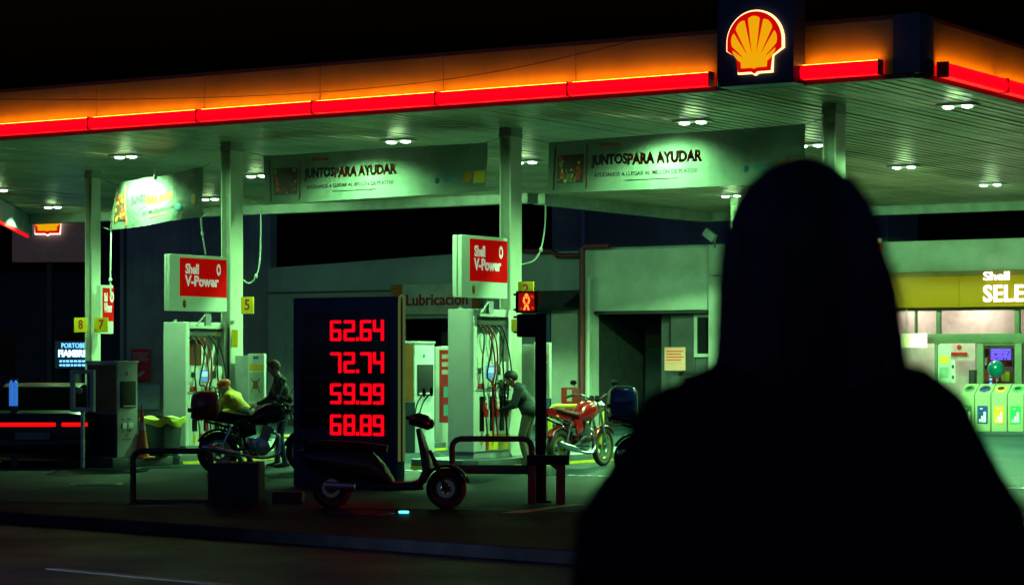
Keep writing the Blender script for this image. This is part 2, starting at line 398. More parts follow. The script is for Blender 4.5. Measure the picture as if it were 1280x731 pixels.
pG = SL(at(921, 455, 52.5)); column(pG.x, pG.y, .18, .22)

# emblem: scallop shell
def pecten(parent, cx, cz, s, y, redc, yelc, rimc, flat=False):
    def outer(k, n=26):
        pts = [(-.30*k, -.0-(k-1)*.5), (-.33, .25), (-.5*k, .37), (-.5*k, .47)]
        for i in range(n+1):
            t = math.pi*(1.02 - 1.04*i/n); pts.append((.5*k*math.cos(t), .5+.5*k*math.sin(t)))
        pts += [(.5*k, .47), (.5*k, .37), (.33, .25), (.30*k, -.0-(k-1)*.5), (.06, -.0-(k-1)*.5), (0, -.035-(k-1)*.5), (-.06, -.0-(k-1)*.5)]
        return [(cx+x*s, cz+(z-.5)*s) for x, z in pts]
    ob = []
    if rimc: MB().prism(outer(1.055), 'xz', y+.012, y+.055).build('emblem_rim', rimc, parent)
    MB().prism(outer(1.0), 'xz', y-.01, y+.01).build('emblem_red', redc, parent)
    # yellow ribs fanning from the hinge
    fan = Vector((0, .07)); ym = MB(); K = 7
    a0, a1 = R(160), R(20)
    for i in range(K):
        t0, t1 = a0+(a1-a0)*i/K, a0+(a1-a0)*(i+1)/K; g = R(2.4)
        pts = []
        def edge(t):
            d = Vector((math.cos(t), math.sin(t))); oc = Vector((0, .5))-fan; r = .425
            b_ = d.dot(oc); return b_ + math.sqrt(max(0, b_*b_-oc.dot(oc)+r*r))
        base = .16
        tm0, tm1 = t0-g, t1+g
        pts.append(fan+Vector((math.cos(t0), math.sin(t0)))*base)
        for j in range(7):
            t = tm0+(tm1-tm0)*j/6; e = edge(t)*(1-.035*abs(j-3)/3*abs(j-3)/3)
            pts.append(fan+Vector((math.cos(t), math.sin(t)))*e)
        pts.append(fan+Vector((math.cos(t1), math.sin(t1)))*base)
        ym.prism([(cx+p.x*s, cz+(p.y-.5)*s) for p in pts], 'xz', y-.016, y-.008)
    hull = [(-.235,.065),(-.05,.065),(0,.045),(.05,.065),(.235,.065),(.25,.235),(.16,.30),(0,.32),(-.16,.30),(-.25,.235)]
    ym.prism([(cx+x*s, cz+(z-.5)*s) for x, z in hull], 'xz', y-.0185, y-.0095)
    ym.build('emblem_yellow', yelc, parent)
eR = mat('lit_emblem_red', (.6,.0,.0), .4, vary=0, em=(.62,.0,.0), ems=.9)
eY = mat('lit_emblem_yellow', (.9,.5,.0), .4, vary=0, em=(1,.44,.0), ems=.85)
eW = mat('lit_emblem_rim', (.9,.7,.4), .4, vary=0, em=(1,.66,.26), ems=2.2)
ls = thing('logo_sign', 'large dark square panel with glowing red and yellow scallop emblem on canopy edge', 'logo sign', (CX, CY, 0), TH)
x0, zt = fac(897, 3, -.42); x1, zb = fac(992, 108, -.42)
MB().box(x0, x1, -.42, -.08, 5.06, zt+.02).build('panel', navy, ls, bevel=.015)
ex0, _ = fac(905, 50, -.5); ex1, _ = fac(980, 50, -.5); _, ez1 = fac(943, 14, -.5); _, ez0 = fac(943, 90, -.5)
pecten(ls, (ex0+ex1)/2, (ez0+ez1)/2, (ez1-ez0)*.99, -.485, eR, eY, eW)

# ceiling floodlights
FX = [(157,196,'above the tilted banner at the left end of the canopy'),(66,259,'near the rear left corner over the far scallop sign'),(-2,238,'cut by the left edge of the picture'),
 (262,249,'just right of the small tilted banner'),(321,220,'beside the left end of the middle banner'),(498,177,'above the middle banner'),(657,203,'just right of the tall column with the number two plate'),
 (866,153,'above the right banner'),(1013,182,'just right of the right banner end'),(914,245,'below the right banner near the small rear column'),(1130,209,'right of the right column over the shop roof'),
 (1238,231,'farthest back on the right over the lit shop letters'),(1197,133,'nearest the right canopy corner'),
 (795,224,'hidden behind the right banner'),(518,237,'hidden behind the middle banner'),(1336,180,'just outside the right edge of the picture'),(1420,206,'outside the right edge over the shop corner')]
lens = mat('floodlight_lens', (.9,.95,.9), .3, vary=0, em=(.72,1,.80), ems=9)
for i, (px, py, lab) in enumerate(FX):
    p = gnd(px, 2*HOR-py, 2*CAM_Z-(ZS-.03)) if False else None
    Y = (ZS-.03-CAM_Z)*FPX/(HOR-py); q = at(px, py, Y)
    t = thing('ceiling_floodlight', 'twin ceiling floodlight '+lab, 'ceiling light', (q.x, q.y, ZS), TH, 'twin floodlights in the canopy ceiling')
    MB().box(-.27,.27,-.15,.15,-.03,.0).build('housing', lgrey, t, bevel=.008)
    for s in (-1, 1):
        ln_ = MB(); ln_.ell((s*.14, 0, -.038), (.075,.10,.026), 14, 8); ln_.build('lens', lens, t, smooth=60)
    b_row = SL(q).y; front_row = b_row < 11
    lamp('SPOT', 'flood_beam', t, (0,0,-.08), (LAMP_W if front_row else REAR_W)*(.6 if px in (66,-2) else 1), GREEN, .12, R(144 if front_row else 153), .7 if front_row else .07)
    if not front_row: lamp('SPOT', 'wide_beam', t, (0,0,-.09), REAR_W*.16*(.6 if px in (66,-2) else 1), GREEN, .12, R(150), .35, (R(32), 0, 0))
    lamp('POINT', 'lens_glow', t, (0,0,-.30), SPILL_W, (.55,1,.40), .10).data.specular_factor = .12

# added unseen strip lights behind the front fascia lip, to brighten the pump fronts
for i, a in enumerate((-2.6, -8.0, -13.4, -18.2)):
    m = MB(); m.box(a-.6, a+.6, .06+bmin(a-.7), .14+bmin(a-.7), ZS-.035, ZS-.004); e_ = m.build('added_edge_strip', lens if False else mat('added_edge_led', (.9,.95,.9), .3, vary=0, em=(.5,1,.6), ems=2.0), can)
    for k in (-.4, .4): lamp('SPOT', 'added_edge_beam', e_, (a+k, .12+bmin(a-.7), ZS-.05), EDGE_W/2, GREEN, .10, R(92), .7, (R(40), 0, 0))

# ------------------------------------------------------------------ buildings behind (station frame, children use station coordinates)
def sthing(name, label, cat, group=None): return thing(name, label, cat, (CX, CY, 0), TH, group)
B = 23.8
wallw = mat('white_render_wall', (.62,.64,.58), .6, vary=.12, vscale=.8, dirt=(.42,.43,.37), bump=.1)
walld = mat('dark_render_wall', (.10,.105,.115), .7, vary=.25, vscale=.6, bump=.15)
wallg = mat('grey_render_wall', (.34,.35,.35), .7, vary=.14, vscale=.5, dirt=(.24,.25,.26), bump=.15)
def FA(px, b=B): return fac(px, 400, b)[0]
def FZ(px, py, b=B): return fac(px, py, b)[1]
gar = sthing('service_garage', 'white workshop building with wide dark open bay behind the motorcycles', 'garage')
a0, a1, a2, a3 = FA(730), FA(741), FA(891), FA(893); ztop = FZ(800, 311); zo = FZ(800, 388)
m = MB(); m.box(a0, a2, B, B+.3, zo, ztop); m.box(a0, a1, B, B+.3, 0, zo); m.build('wall', wallw, gar)
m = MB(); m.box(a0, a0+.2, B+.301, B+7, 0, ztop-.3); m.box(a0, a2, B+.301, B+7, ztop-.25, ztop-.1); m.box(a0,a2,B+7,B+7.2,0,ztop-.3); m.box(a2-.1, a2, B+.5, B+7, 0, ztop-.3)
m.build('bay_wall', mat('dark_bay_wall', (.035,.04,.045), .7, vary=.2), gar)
m = MB(); m.box(a0-.05, a2, B-.04, B+.4, ztop+.001, ztop+.05); m.build('roof_edge', greyp, gar)
m = MB(); m.box(a1, a2, B+.05, B+.25, zo-.08, zo-.002); m.build('lintel', darkm, gar)
m = MB(); wl, wr = FA(860), FA(889); w0, w1 = FZ(875,446), FZ(875,392)
for bx in ((wl,wl+.08,w0,w1),(wr-.08,wr,w0,w1),(wl+.08,wr-.08,w1-.08,w1),(wl+.08,wr-.08,w0,w0+.08)): m.box(bx[0],bx[1],B+.3,B+.38,bx[2],bx[3])
wf = m.build('window', wallw, gar); MB().box(wl+.08, wr-.08, B+.33, B+.345, w0+.08, w1-.08).build('pane', darkglass, wf)
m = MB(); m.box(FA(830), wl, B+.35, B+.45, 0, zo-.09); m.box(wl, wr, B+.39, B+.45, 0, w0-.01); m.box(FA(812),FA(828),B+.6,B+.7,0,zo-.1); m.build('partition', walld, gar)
m = MB(); m.box(FA(745), FA(812), B+2.5, B+2.6, .1, 2.6); m.build('roller_door', mat('teal_shutter', (.03,.06,.07), .5, bump=.2, bscale=8), gar)
m = MB(); m.box(FA(750), FA(808), B+2.38, B+2.44, FZ(780,432), FZ(780,405)); dk = m.build('dark_notice_board', mat('dark_board', (.05,.02,.02), .5), gar)
text('TALLER', .18, redtext, gar, (FA(780), B+2.37, FZ(780,420)), bold=.02) if False else None
pr = sthing('wall_pier', 'tall white panelled pier between the garage and the shop', 'pier')
m = MB(); zt_ = FZ(905, 306); m.box(FA(894), FA(926), B-.35, B+.4, 0, FZ(905,345)-.01); m.box(FA(894), FA(926), B-.35, B+.4, FZ(905,345)+.01, zt_); m.build('cladding', sheet, pr, bevel=.01)
# pipe and bracket lamps
pp = sthing('drain_pipe', 'dark red drain pipe running down the white garage corner', 'pipe')
za = FZ(727,308,B-.3)
MB().tube([(FA(762,B-.3),B-.3,za),(FA(731,B-.3),B-.3,za),(FA(728,B-.3),B-.3,za-.06),(FA(728,B-.3),B-.3,.05)], .075, 10).build('pipe', mat('dark_red_pipe', (.16,.02,.025), .4), pp, smooth=60)
pq = sthing('wall_pipe', 'thin white pipe rising beside the dark red drain pipe', 'pipe')
MB().tube([(FA(742,B-.25),B-.25,FZ(737,347)),(FA(736,B-.25),B-.25,FZ(737,349)),(FA(735.5,B-.25),B-.25,.05)], .05, 8).build('pipe', wallw, pq, smooth=60)
ac = sthing('upper_pipe', 'dark stepped pipe crossing the grey wall left of the red drain pipe', 'pipe')
MB().tube([(FA(655,B+.9),B+.9,FZ(655,314,B+.9)),(FA(690,B+.9),B+.9,FZ(690,314,B+.9)),(FA(697,B+.9),B+.9,FZ(697,320,B+.9)),(FA(730,B+.9),B+.9,FZ(730,319,B+.9))], .07, 8).build('pipe', mat('dark_red_pipe', (.16,.02,.025), .4), ac, smooth=60)

# shop
shop = sthing('convenience_shop', 'lit convenience shop with yellow sign band and glass front at right', 'shop')
sa, sb_ = FA(927), FA(1280)+4
zf1, zf0, zy0 = FZ(1200,300), FZ(1200,339), FZ(1200,384)
m = MB(); m.box(sa, sb_, B-.1, B+.3, zf0, zf1); m.box(sa, sb_, B+.3, B+7, zf0+.2, zf1-.1); m.box(sa, sa+.2, B+.2, B+7, 0, zf0+.2)
m.build('upper_wall', sheet, shop, bevel=.01)
yb = mat('yellow_band', (.20,.10,.005), .5, vary=.05, em=(1,.80,.0), ems=.14, spec=.1)
m = MB(); jx = FA(1204); m.box(sa, jx-.006, B-.25, B+.25, zy0, zf0-.12); m.box(jx+.006, sb_, B-.25, B+.25, zy0, zf0-.12)
band = m.build('sign_band', yb, shop, bevel=.006)
m = MB(); m.box(sa, sb_, B-.19, B+.2, zf0-.118, zf0-.004); m.build('band_top', mat('dark_orange_trim', (.26,.12,.01), .5), shop)
lx = FA(1229, B-.3)
text('Shell', .27, mat('lit_sign_letters', (.9,.9,.85), .4, vary=0, em=(1,1,.80), ems=1.6), shop, (lx, B-.30, FZ(1240,345.5,B-.3)), bold=.012, ex=.03, align='LEFT', width=FA(1261,B-.3)-lx)
text('SELECT', .52, mat('lit_sign_letters', (.9,.9,.85), .4), shop, (lx, B-.30, FZ(1240,368,B-.3)), bold=.02, ex=.03, align='LEFT', width=FA(1314,B-.3)-lx, spacing=1.08)
frm = mat('olive_frame', (.10,.125,.07), .45)
tz1, tz0, bz0 = FZ(1200,388), FZ(1200,417), FZ(1200,429)
m = MB()
m.box(sa, sb_, B, B+.12, tz1, zy0+.05); m.box(sa, sb_, B-.02, B+.12, bz0, tz0)
for p0, p1 in ((1170,1175),(1268,1274)): m.box(FA(p0), FA(p1), B+.001, B+.11, tz0, tz1)
m.box(FA(1144)-.02, FA(1144)+.02, B+.001, B+.11, tz0, tz1)
for p0, p1 in ((1168,1172),(1221,1229),(1268,1277)): m.box(FA(p0), FA(p1), B+.001, B+.11, .1, bz0)
m.box(sa, sb_, B, B+.12, .0, .12); m.box(FA(1229),FA(1268),B+.02,B+.09,bz0-.05,bz0)
m.build('shopfront_frame', frm, shop, bevel=.006)
m = MB(); m.box(sa, sb_, B+.05, B+.058, .12, tz1); m.build('shop_window', glassm, shop)
m = MB(); m.box(sa+.2, sb_, B+6.2, B+6.3, 0, 3.3); m.box(sb_-.1, sb_, B+.2, B+6.2, 0, 3.3); m.build('inner_wall', mat('pinkish_inner_wall', (.72,.60,.58), .7), shop)
m = MB(); m.box(sa+.2, sb_, B+.3, B+6.2, 3.3, 3.4); m.build('ceiling', mat('shop_ceiling', (.75,.68,.64), .7), shop)
m = MB(); m.box(sa+.2, sb_, B+.2, B+6.2, .01, .06); m.build('floor', mat('shop_floor', (.4,.38,.36), .35), shop)
dv = MB(); dv.box(FA(1170,B+1.4)-2.4, FA(1219,B+1.4), B+1.4, B+1.5, 0, 3.3); dv.box(FA(1219,B+1.4), FA(1219,B+1.4)+4, B+1.4, B+1.5, 2.15, 3.3); dv.build('partition', mat('pinkish_inner_wall', (.72,.60,.58), .7), shop)
for i, px in enumerate((1120, 1215, 1262)):
    t = thing('shop_ceiling_light', ['flat white ceiling panel glowing behind the hanging lit plate','flat white ceiling panel glowing inside the shop above the posters','flat white ceiling panel glowing inside the shop above the blue screen'][i], 'ceiling light', SW(FA(px, B+.75), B+(.75 if i<2 else 3.0), 3.29), TH, 'ceiling panels inside the shop')
    MB().box(-.3,.3,-.15,.15,-.05,0).build('housing', white, t); MB().box(-.27,.27,-.12,.12,-.056,-.052).build('diffuser', mat('shop_tube', (.9,.9,.9), .4, vary=0, em=(1,.8,.74), ems=3), t)
    lamp('AREA', 'panel_light', t, (0,0,-.07), 55, (1,.74,.66), .5)
# signs and goods in the shop
def poster(name, label, cat, p0, q0, p1, q1, b, col, group=None, thick=.015):
    t = sthing(name, label, cat, group); x0, z1 = fac(p0, q0, b); x1, z0 = fac(p1, q1, b)
    MB().box(x0, x1, b-thick, b, z0, z1).build('board', col, t, bevel=.003); return t, x0, x1, z0, z1
lit = mat('lit_yellow_plate', (.9,.9,.5), .4, vary=0, em=(.95,1.0,.42), ems=1.1)
t, x0, x1, z0, z1 = poster('hanging_plate', 'glowing yellow-white plate hanging in the shop window', 'sign', 1128, 417, 1159, 434, B-.2, mat('lit_white_plate', (.9,.9,.8), .4, vary=0, em=(1,.95,.72), ems=1.15), thick=.08)
MB().box(x0, x0+(x1-x0)*.35, B-.285, B-.281, z0, z1).build('yellow_corner', lit, t); MB().tube([(x0+.1,B-.2,z1),(x0+.1,B-.2,tz1+.2)], .012, 6).build('rod', steel, t)
text('OPEN 24', .09, redtext, t, ((x0+x1)/2+.08, B-.284, (z0+z1)/2), bold=.01) if False else None
t, x0, x1, z0, z1 = poster('window_poster', 'tall pale green poster with yellow block in the shop window', 'poster', 1173, 431, 1188, 478, B-.05, mat('pale_green_print', (.45,.62,.42), .5))
MB().box(x0+.03, x1-.03, B-.07, B-.066, z1-.42, z1-.24).build('yellow_block', yell, t)
MB().box(x0+.03, x1-.03, B-.07, B-.066, z0+.1, z1-.5).build('picture', mat('dim_print', (.2,.3,.22), .5), t)
t, x0, x1, z0, z1 = poster('window_notice', 'narrow green-white notice beside the tall poster', 'notice', 1189, 450, 1194, 478, B-.06, mat('pale_notice', (.55,.72,.5), .5))
for k in range(2): MB().ell(((x0+x1)/2, B-.078, z0+.12+k*.24), (.035,.005,.05), 10, 6).build('symbol', blackt, t)
t, x0, x1, z0, z1 = poster('blue_screen', 'bright violet-blue menu screen hanging inside the shop', 'screen', 1239, 434, 1266, 451, B+1.6, darkm, thick=.06)
bs = MB()
for k in range(16):
    for j in range(5):
        if random.random() < .85: bs.box(x0+.02+k*(x1-x0-.04)/16, x0+.02+(k+.72)*(x1-x0-.04)/16, B+1.53, B+1.538, z0+.03+j*(z1-z0-.06)/5, z0+.03+(j+.7)*(z1-z0-.06)/5)
bs.build('display', mat('violet_screen', (.1,.05,.8), .4, vary=0, em=(.12,.04,1), ems=4.0), t)
# wall logo inside
t = sthing('wall_sticker', 'small round dark red sticker on the inner shop wall', 'sticker')
c_, z_ = fac(1199, 438, B+1.38); MB().ell((c_, B+1.385, z_+.08), (.06,.008,.06)).build('badge', redm, t, smooth=60)
MB().box(c_-.2, c_+.2, B+1.38, B+1.39, z_-.12, z_-.04).build('strip', redm, t)
bl = sthing('balloon', 'round teal balloon with a shine in the shop doorway', 'balloon'); c_, z_ = fac(1245, 461, B+.5)
MB().ell((c_, B+.5, z_), (.19,.19,.205), 20, 14).build('balloon_skin', mat('teal_balloon', (.0,.30,.34), .12, vary=0, coat=.5), bl, smooth=60)
MB().tube(spline([(c_,B+.5,z_-.2),(c_+.02,B+.5,z_-.5),(c_-.01,B+.5,z_-.9)],4), .004, 4).build('string', whitet, bl)
MB().cyl((c_,B+.5,z_-.235),(c_,B+.5,z_-.2),.02,.008,8).build('knot', mat('teal_balloon', (0,.3,.34)), bl)
sh = sthing('goods_shelf', 'shelf of orange packs and drinks inside the shop door', 'shelf')
xs0, xs1 = FA(1231,B+2.2), FA(1272,B+2.2)
m = MB(); m.box(xs0, xs0+.03, B+2.0, B+2.4, .05, 1.9); m.box(xs1-.03, xs1, B+2.0, B+2.4, .05, 1.9)
for z in (.3,.75,1.12,1.5,1.88): m.box(xs0, xs1, B+2.0, B+2.4, z, z+.025)
m.build('rack', darkm, sh)
cols = [mat('pack_orange',(.75,.16,.02),.4,vary=0), mat('pack_white',(.75,.72,.66),.4,vary=0), mat('pack_red',(.6,.03,.03),.4,vary=0), mat('pack_yellow',(.8,.55,.05),.4,vary=0), mat('pack_teal',(.05,.35,.35),.4,vary=0)]
for zi, z in enumerate((.325,.775,1.145,1.525)):
    m = MB(); x = xs0+.05
    while x < xs1-.14:
        w_ = random.uniform(.05,.11); m.cur = random.randrange(5) if zi > 1 else random.choice((0,0,2,3)); m.box(x, x+w_, B+2.02, B+2.25, z+.002, z+random.uniform(.16,.30)); x += w_+.008
    m.build('goods_row', cols, sh)
fr_ = sthing('drinks_fridge', 'dark drinks fridge with a strip of blue lights inside the shop', 'fridge')
xf, xg = FA(1215,B+1.2), FA(1222,B+1.2)
MB().box(xf, xg+.1, B+1.0, B+1.39, .05, FZ(1218,462,B+1.2)).build('cabinet', darkm, fr_, bevel=.01)
m = MB(); xl = FA(1236,B+1.9)
for k in range(8): m.box(xl, xl+.04, B+1.95, B+1.99, .9+k*.09, .95+k*.09)
m.build('blue_leds', mat('blue_led', (.1,.4,1), .4, vary=0, em=(.15,.5,1), ems=2.5), fr_)

# recycling bins
plat = sthing('bin_plinth', 'dark low plinth under the row of recycling bins', 'plinth')
pbz = .10; bb = B-1.9
MB().box(FA(1190,bb), FA(1300,bb), bb-.15, bb+.75, .005, pbz).build('slab', mat('dark_plinth', (.03,.05,.06), .5), plat, bevel=.01)
bincol = [('dark green', (.05,.14,.06)), ('navy', (.01,.03,.22)), ('orange', (.75,.28,.02)), ('bright green', (.02,.35,.09))]
bpx = [1196, 1218, 1238.5, 1259, 1280]
for i in range(4):
    nm, c = bincol[i]; xb = FA(bpx[i]+ (4 if i == 0 else 0), bb); xe = FA(bpx[i+1], bb)
    t = thing('recycling_bin', 'pale green recycling bin with %s opening and panel before the shop' % nm, 'bin', SW((xb+xe)/2, bb, pbz), TH, 'recycling bins before the shop')
    w_ = (xe-xb)/2-.012; zt2 = 1.02
    body = MB(); body.prism([(.0,.0),(.62,.0),(.62,zt2),(.30,zt2),(0,zt2-.22)], 'yz', -w_, w_)
    pgm = mat('pale_green_plastic', (.30,.34,.20), .35, vary=.05)
    body.build('body', pgm, t, bevel=.02)
    cm = mat('bin_'+nm.replace(' ','_'), c, .4, vary=0)
    M_ = Matrix.Translation((0, .14, zt2-.105)) @ Matrix.Rotation(math.atan2(.22,.30), 4, 'X')
    MB().ell((0,0,0), (w_*.72,.12,.02), 20, 8, M_).build('opening_rim', cm, t, smooth=60)
    MB().ell((0,-.0,.012), (w_*.48,.07,.018), 16, 8, M_).build('opening', blackt, t, smooth=60)
    pn = MB(); pn.box(-w_*.68, w_*.68, -.006, -.001, .16, .55); p_ = pn.build('panel', cm, t)
    icon = MB(); 
    for k, (u0, u1, h0, h1) in enumerate(((-.45,-.2,.20,.26),(-.15,.1,.20,.33),(.15,.45,.20,.42),(-.3,0,.48,.50))): icon.box(w_*u0, w_*u1, -.010, -.007, h0, h1)
    icon.build('pictogram', whitet, p_)

# red and white posters by garage window
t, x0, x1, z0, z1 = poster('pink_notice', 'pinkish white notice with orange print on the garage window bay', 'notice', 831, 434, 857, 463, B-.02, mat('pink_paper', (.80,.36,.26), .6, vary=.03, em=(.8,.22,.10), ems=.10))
m = MB()
for k in range(4): m.box(x0+.05, x1-.05-.06*(k%2), B-.04, B-.037, z1-.08-k*.07-.03, z1-.08-k*.07)
m.box(x0, x1, B-.04, B-.037, z0+.17, z0+.175); m.build('print', redtext, t)

# left of the red pipe
b2 = B+1.2
wb = sthing('side_building', 'grey-green building wall with small dark awning left of the red pipe', 'building')
def quad(px0, px1, yt0, yt1, b, th=.3, zb=0):
    x0, za_ = fac(px0, yt0, b); x1, zb_ = fac(px1, yt1, b)
    m = MB(); m.prism([(x0, zb), (x1, zb), (x1, zb_), (x0, za_)], 'xz', b, b+th); return m
quad(606, 733, 316.5, 314, b2).build('wall', wallg, wb)
xa1, xa2 = FA(662,b2), FA(726,b2)
m = MB(); m.prism([(b2-.9, FZ(700,385,b2)), (b2, FZ(700,385,b2)), (b2, FZ(700,363,b2))], 'yz', xa1, xa2); m.build('awning', darkm, wb)
m = MB(); m.box(FA(691,b2), FA(724,b2), b2-.08, b2-.005, .05, FZ(700,388,b2)); m.build('white_panel', wallw, wb, bevel=.01)
m = MB(); m.box(FA(672,b2), FA(689,b2), b2-.06, b2-.005, .05, FZ(680,388,b2)); m.build('blue_door', mat('blue_door_paint', (.02,.12,.26), .4), wb)
up = sthing('upper_storey_block', 'tall dark bluish block rising behind the workshop roof', 'building')
quad(690, 1110, 243, 243, B+7.5, 2.0).build('wall', mat('bluish_dark_wall', (.30,.29,.22), .7, vary=.2, vscale=.4), up)
m = MB(); x_ = FA(729, B+7.4); m.box(x_-.06, x_+.06, B+7.38, B+7.49, 2, FZ(729,243,B+7.5)); m.build('joint_strip', greyp, up)
lub = sthing('lubrication_bay', 'long grey workshop wall with lubrication sign and dark bay behind the price board', 'workshop')
b3 = B+2.6
x0, _ = fac(335, 400, b3); x1, _ = fac(640, 400, b3); xd0, xd1 = FA(500,b3), FA(585,b3); zl = FZ(540,398,b3)
tops = [(335,335),(420,329),(500,322.5),(562,318),(640,316)]
m = MB(); m.prism([(x0, zl)] + [(x1, zl)] + [fac(p_, y_, b3) for p_, y_ in reversed(tops)], 'xz', b3, b3+.3)
m.box(x0, xd0, b3, b3+.3, 0, zl-.001); m.box(xd1, x1, b3, b3+.3, 0, zl-.001); m.build('wall', wallg, lub)
m = MB(); m.box(x0, x1, b3-.05, b3-.004, FZ(400,364,b3)-.05, FZ(400,364,b3)); m.build('ledge', walld, lub)
m = MB(); m.box(xd0, xd1, b3+2, b3+2.1, 0, zl+.5); m.build('bay_back', mat('teal_dark_wall', (.03,.06,.06), .6), lub)
m = MB(); m.box(FA(356,b3), FA(480,b3), b3-.04, b3-.003, 1.0, FZ(400,368,b3)-.06); m.build('lower_panel', mat('pale_lower_wall', (.30,.34,.30), .6), lub)
sg = sthing('lubrication_sign', 'white wall sign with dark red word Lubricacion and orange ends', 'sign')
sx0, sz1 = fac(489, 356, b3-.15); sx1, sz0 = fac(600, 392, b3-.15)
MB().box(sx0, sx1, b3-.15, b3-.06, sz0, sz1).build('board', mat('sign_white_dim', (.55,.52,.42), .5), sg, bevel=.008)
ob_ = mat('orange_brown_end', (.40,.13,.01), .5)
MB().box(sx0, FA(503,b3-.15), b3-.162, b3-.152, sz0, sz1).build('orange_end', ob_, sg); MB().box(FA(590,b3-.15), sx1, b3-.162, b3-.152, sz0, sz1).build('orange_end', ob_, sg)
text('Lubricación', .44, mat('dark_red_lettering', (.34,.012,.02), .5, vary=0), sg, (FA(546,b3-.16), b3-.165, FZ(546,375,b3-.16)), bold=.014, ex=.01)
lb = sthing('warehouse', 'tall dark grey warehouse wall behind the left pumps', 'building')
b4 = b3+1.0
m = quad(150, 338, 262, 268, b4); m.build('wall', mat('warehouse_wall', (.40,.36,.36), .7, vary=.22, vscale=.35, bump=.2), lb)
m = quad(120, 150, 275, 275, b4+1.5); m.build('recess_wall', mat('purple_recess', (.05,.04,.06), .7), lb)
m = MB()
x_ = FA(157,b4); m.box(x_-.04, x_+.04, b4-.04, b4-.001, 0, FZ(157,280,b4)); m.build('downpipe', walld, lb)
m = MB()
for p_ in range(166, 336, 12): x_ = FA(p_,b4); m.box(x_-.012, x_+.012, b4-.012, b4-.001, 1.5, FZ(p_,275,b4))
m.build('sheet_seams', mat('warehouse_wall', (.40,.36,.36)), lb)
t, x0, x1, z0, z1 = poster('no_smoking_board', 'red safety board with white hand symbol on the wall by the green hose', 'safety board', 165, 436, 188, 476, b4-.1, mat('dim_red_board', (.80,.03,.04), .5))
m = MB()
for k in range(5): m.box(x0+.06, x1-.06-.05*(k%3), b4-.122, b4-.117, z1-.12-k*.055-.02, z1-.12-k*.055)
M_ = Matrix.Translation(((x0+x1)/2+.02, b4-.12, z0+.22)) @ Matrix.Rotation(R(-30), 4, 'Y'); m.box(-.14,.14,-.003,.002,-.045,.045, M_); m.build('print', mat('dim_white_print', (.5,.45,.42), .5), t)
t, x0, x1, z0, z1 = poster('framed_notice', 'pale framed notice low on the wall behind the black bin', 'notice', 171, 480, 200, 512, b4-.1, mat('pale_frame', (.32,.42,.36), .5))
MB().box(x0+.07, x1-.07, b4-.122, b4-.117, z0+.07, z1-.07).build('sheet', mat('dim_sheet', (.42,.5,.44), .5), t)

# far left: scallop sign board and blue neon
fs = thing('distant_logo_board', 'grey board with lower half of a glowing scallop emblem beyond the canopy at left', 'logo sign', at(60, 302, 72), R(-8))
s_ = 72/FPX
MB().box(-47*s_, 50*s_, .0, .5, -25*s_, 62*s_).build('board', mat('dim_pinkish_board', (.22,.17,.17), .6, em=(.5,.3,.3), ems=.035), fs, bevel=.02)
pecten(fs, .9*s_, 36*s_, 52*s_, -.12, eR, eY, mat('white_rim_light', (.9,.8,.7), .4, vary=0, em=(1,.75,.6), ems=2.2))
MB().box(-3*s_, 3*s_, .1, .4, -175*s_, -25*s_).build('post', darkm, fs)
ns = thing('neon_shop_sign', 'blue-white neon delicatessen sign glowing beyond the forecourt', 'neon sign', at(94, 443, 62), R(-6)); s_ = 62/FPX
nb_ = mat('blue_neon', (.2,.5,.9), .4, vary=0, em=(.16,.42,1), ems=1.6); nw = mat('white_neon', (.7,.9,1), .4, vary=0, em=(.42,.72,1), ems=2.6)
MB().box(-26*s_, 26*s_, 0, .1, -17*s_, 17*s_).build('back_board', mat('neon_board', (.01,.015,.05), .3), ns)
MB().box(-4*s_, 4*s_, .12, .3, -160*s_, 10*s_).build('post', darkm, ns)
text('PORTOBELLO', 8.5*s_, nb_, ns, (4*s_, -.02, 11*s_), bold=.015, ex=.01, sx=.82)
text('FIAMBRERIA', 12*s_, nw, ns, (4*s_, -.02, 1*s_), bold=.03, ex=.01, sx=.80)
m = MB()
for j in range(2):
    x = -20
    while x < 22: w_ = random.uniform(2, 5); m.box(x*s_, (x+w_)*s_, -.02, -.0, (-9.5-j*5)*s_, (-7-j*5)*s_); x += w_+1.4
m.build('small_print', nb_, ns)
bt = thing('lit_blue_pillar', 'small rounded blue glowing pillar in front of the dark car', 'light pillar', (at(17,455,36).x, 36, 0), 0); s_ = 36/FPX
z1 = CAM_Z-20*s_; z0 = CAM_Z-52*s_
m = MB()
for s in (-1, 1): m.prism([(s*2.8*s_-2.0*s_, z0), (s*2.8*s_+2.0*s_, z0), (s*2.8*s_+2.0*s_, z1-.04), (s*2.8*s_, z1), (s*2.8*s_-2.0*s_, z1-.04)], 'xz', -.05, .03)
m.build('lit_face', mat('blue_light_face', (.03,.15,.5), .4, vary=0, em=(.04,.22,.75), ems=.7), bt)
MB().box(-.05,.05,.035,.08,0,z1+.02).build('back', darkm, bt)
# distant dark houses
dh = thing('distant_house', 'dark far building with flat roof behind the dark car', 'building', (-15, 80, 0), R(-8))
MB().box(-14, 5, 0, 8, -.1, 4.6).build('wall', mat('far_dark_wall', (.03,.03,.045), .8), dh)
for k in range(5): MB().box(-12+k*3, -10.6+k*3, -.03, -.002, 1.2, 2.6).build('window', darkglass, dh)

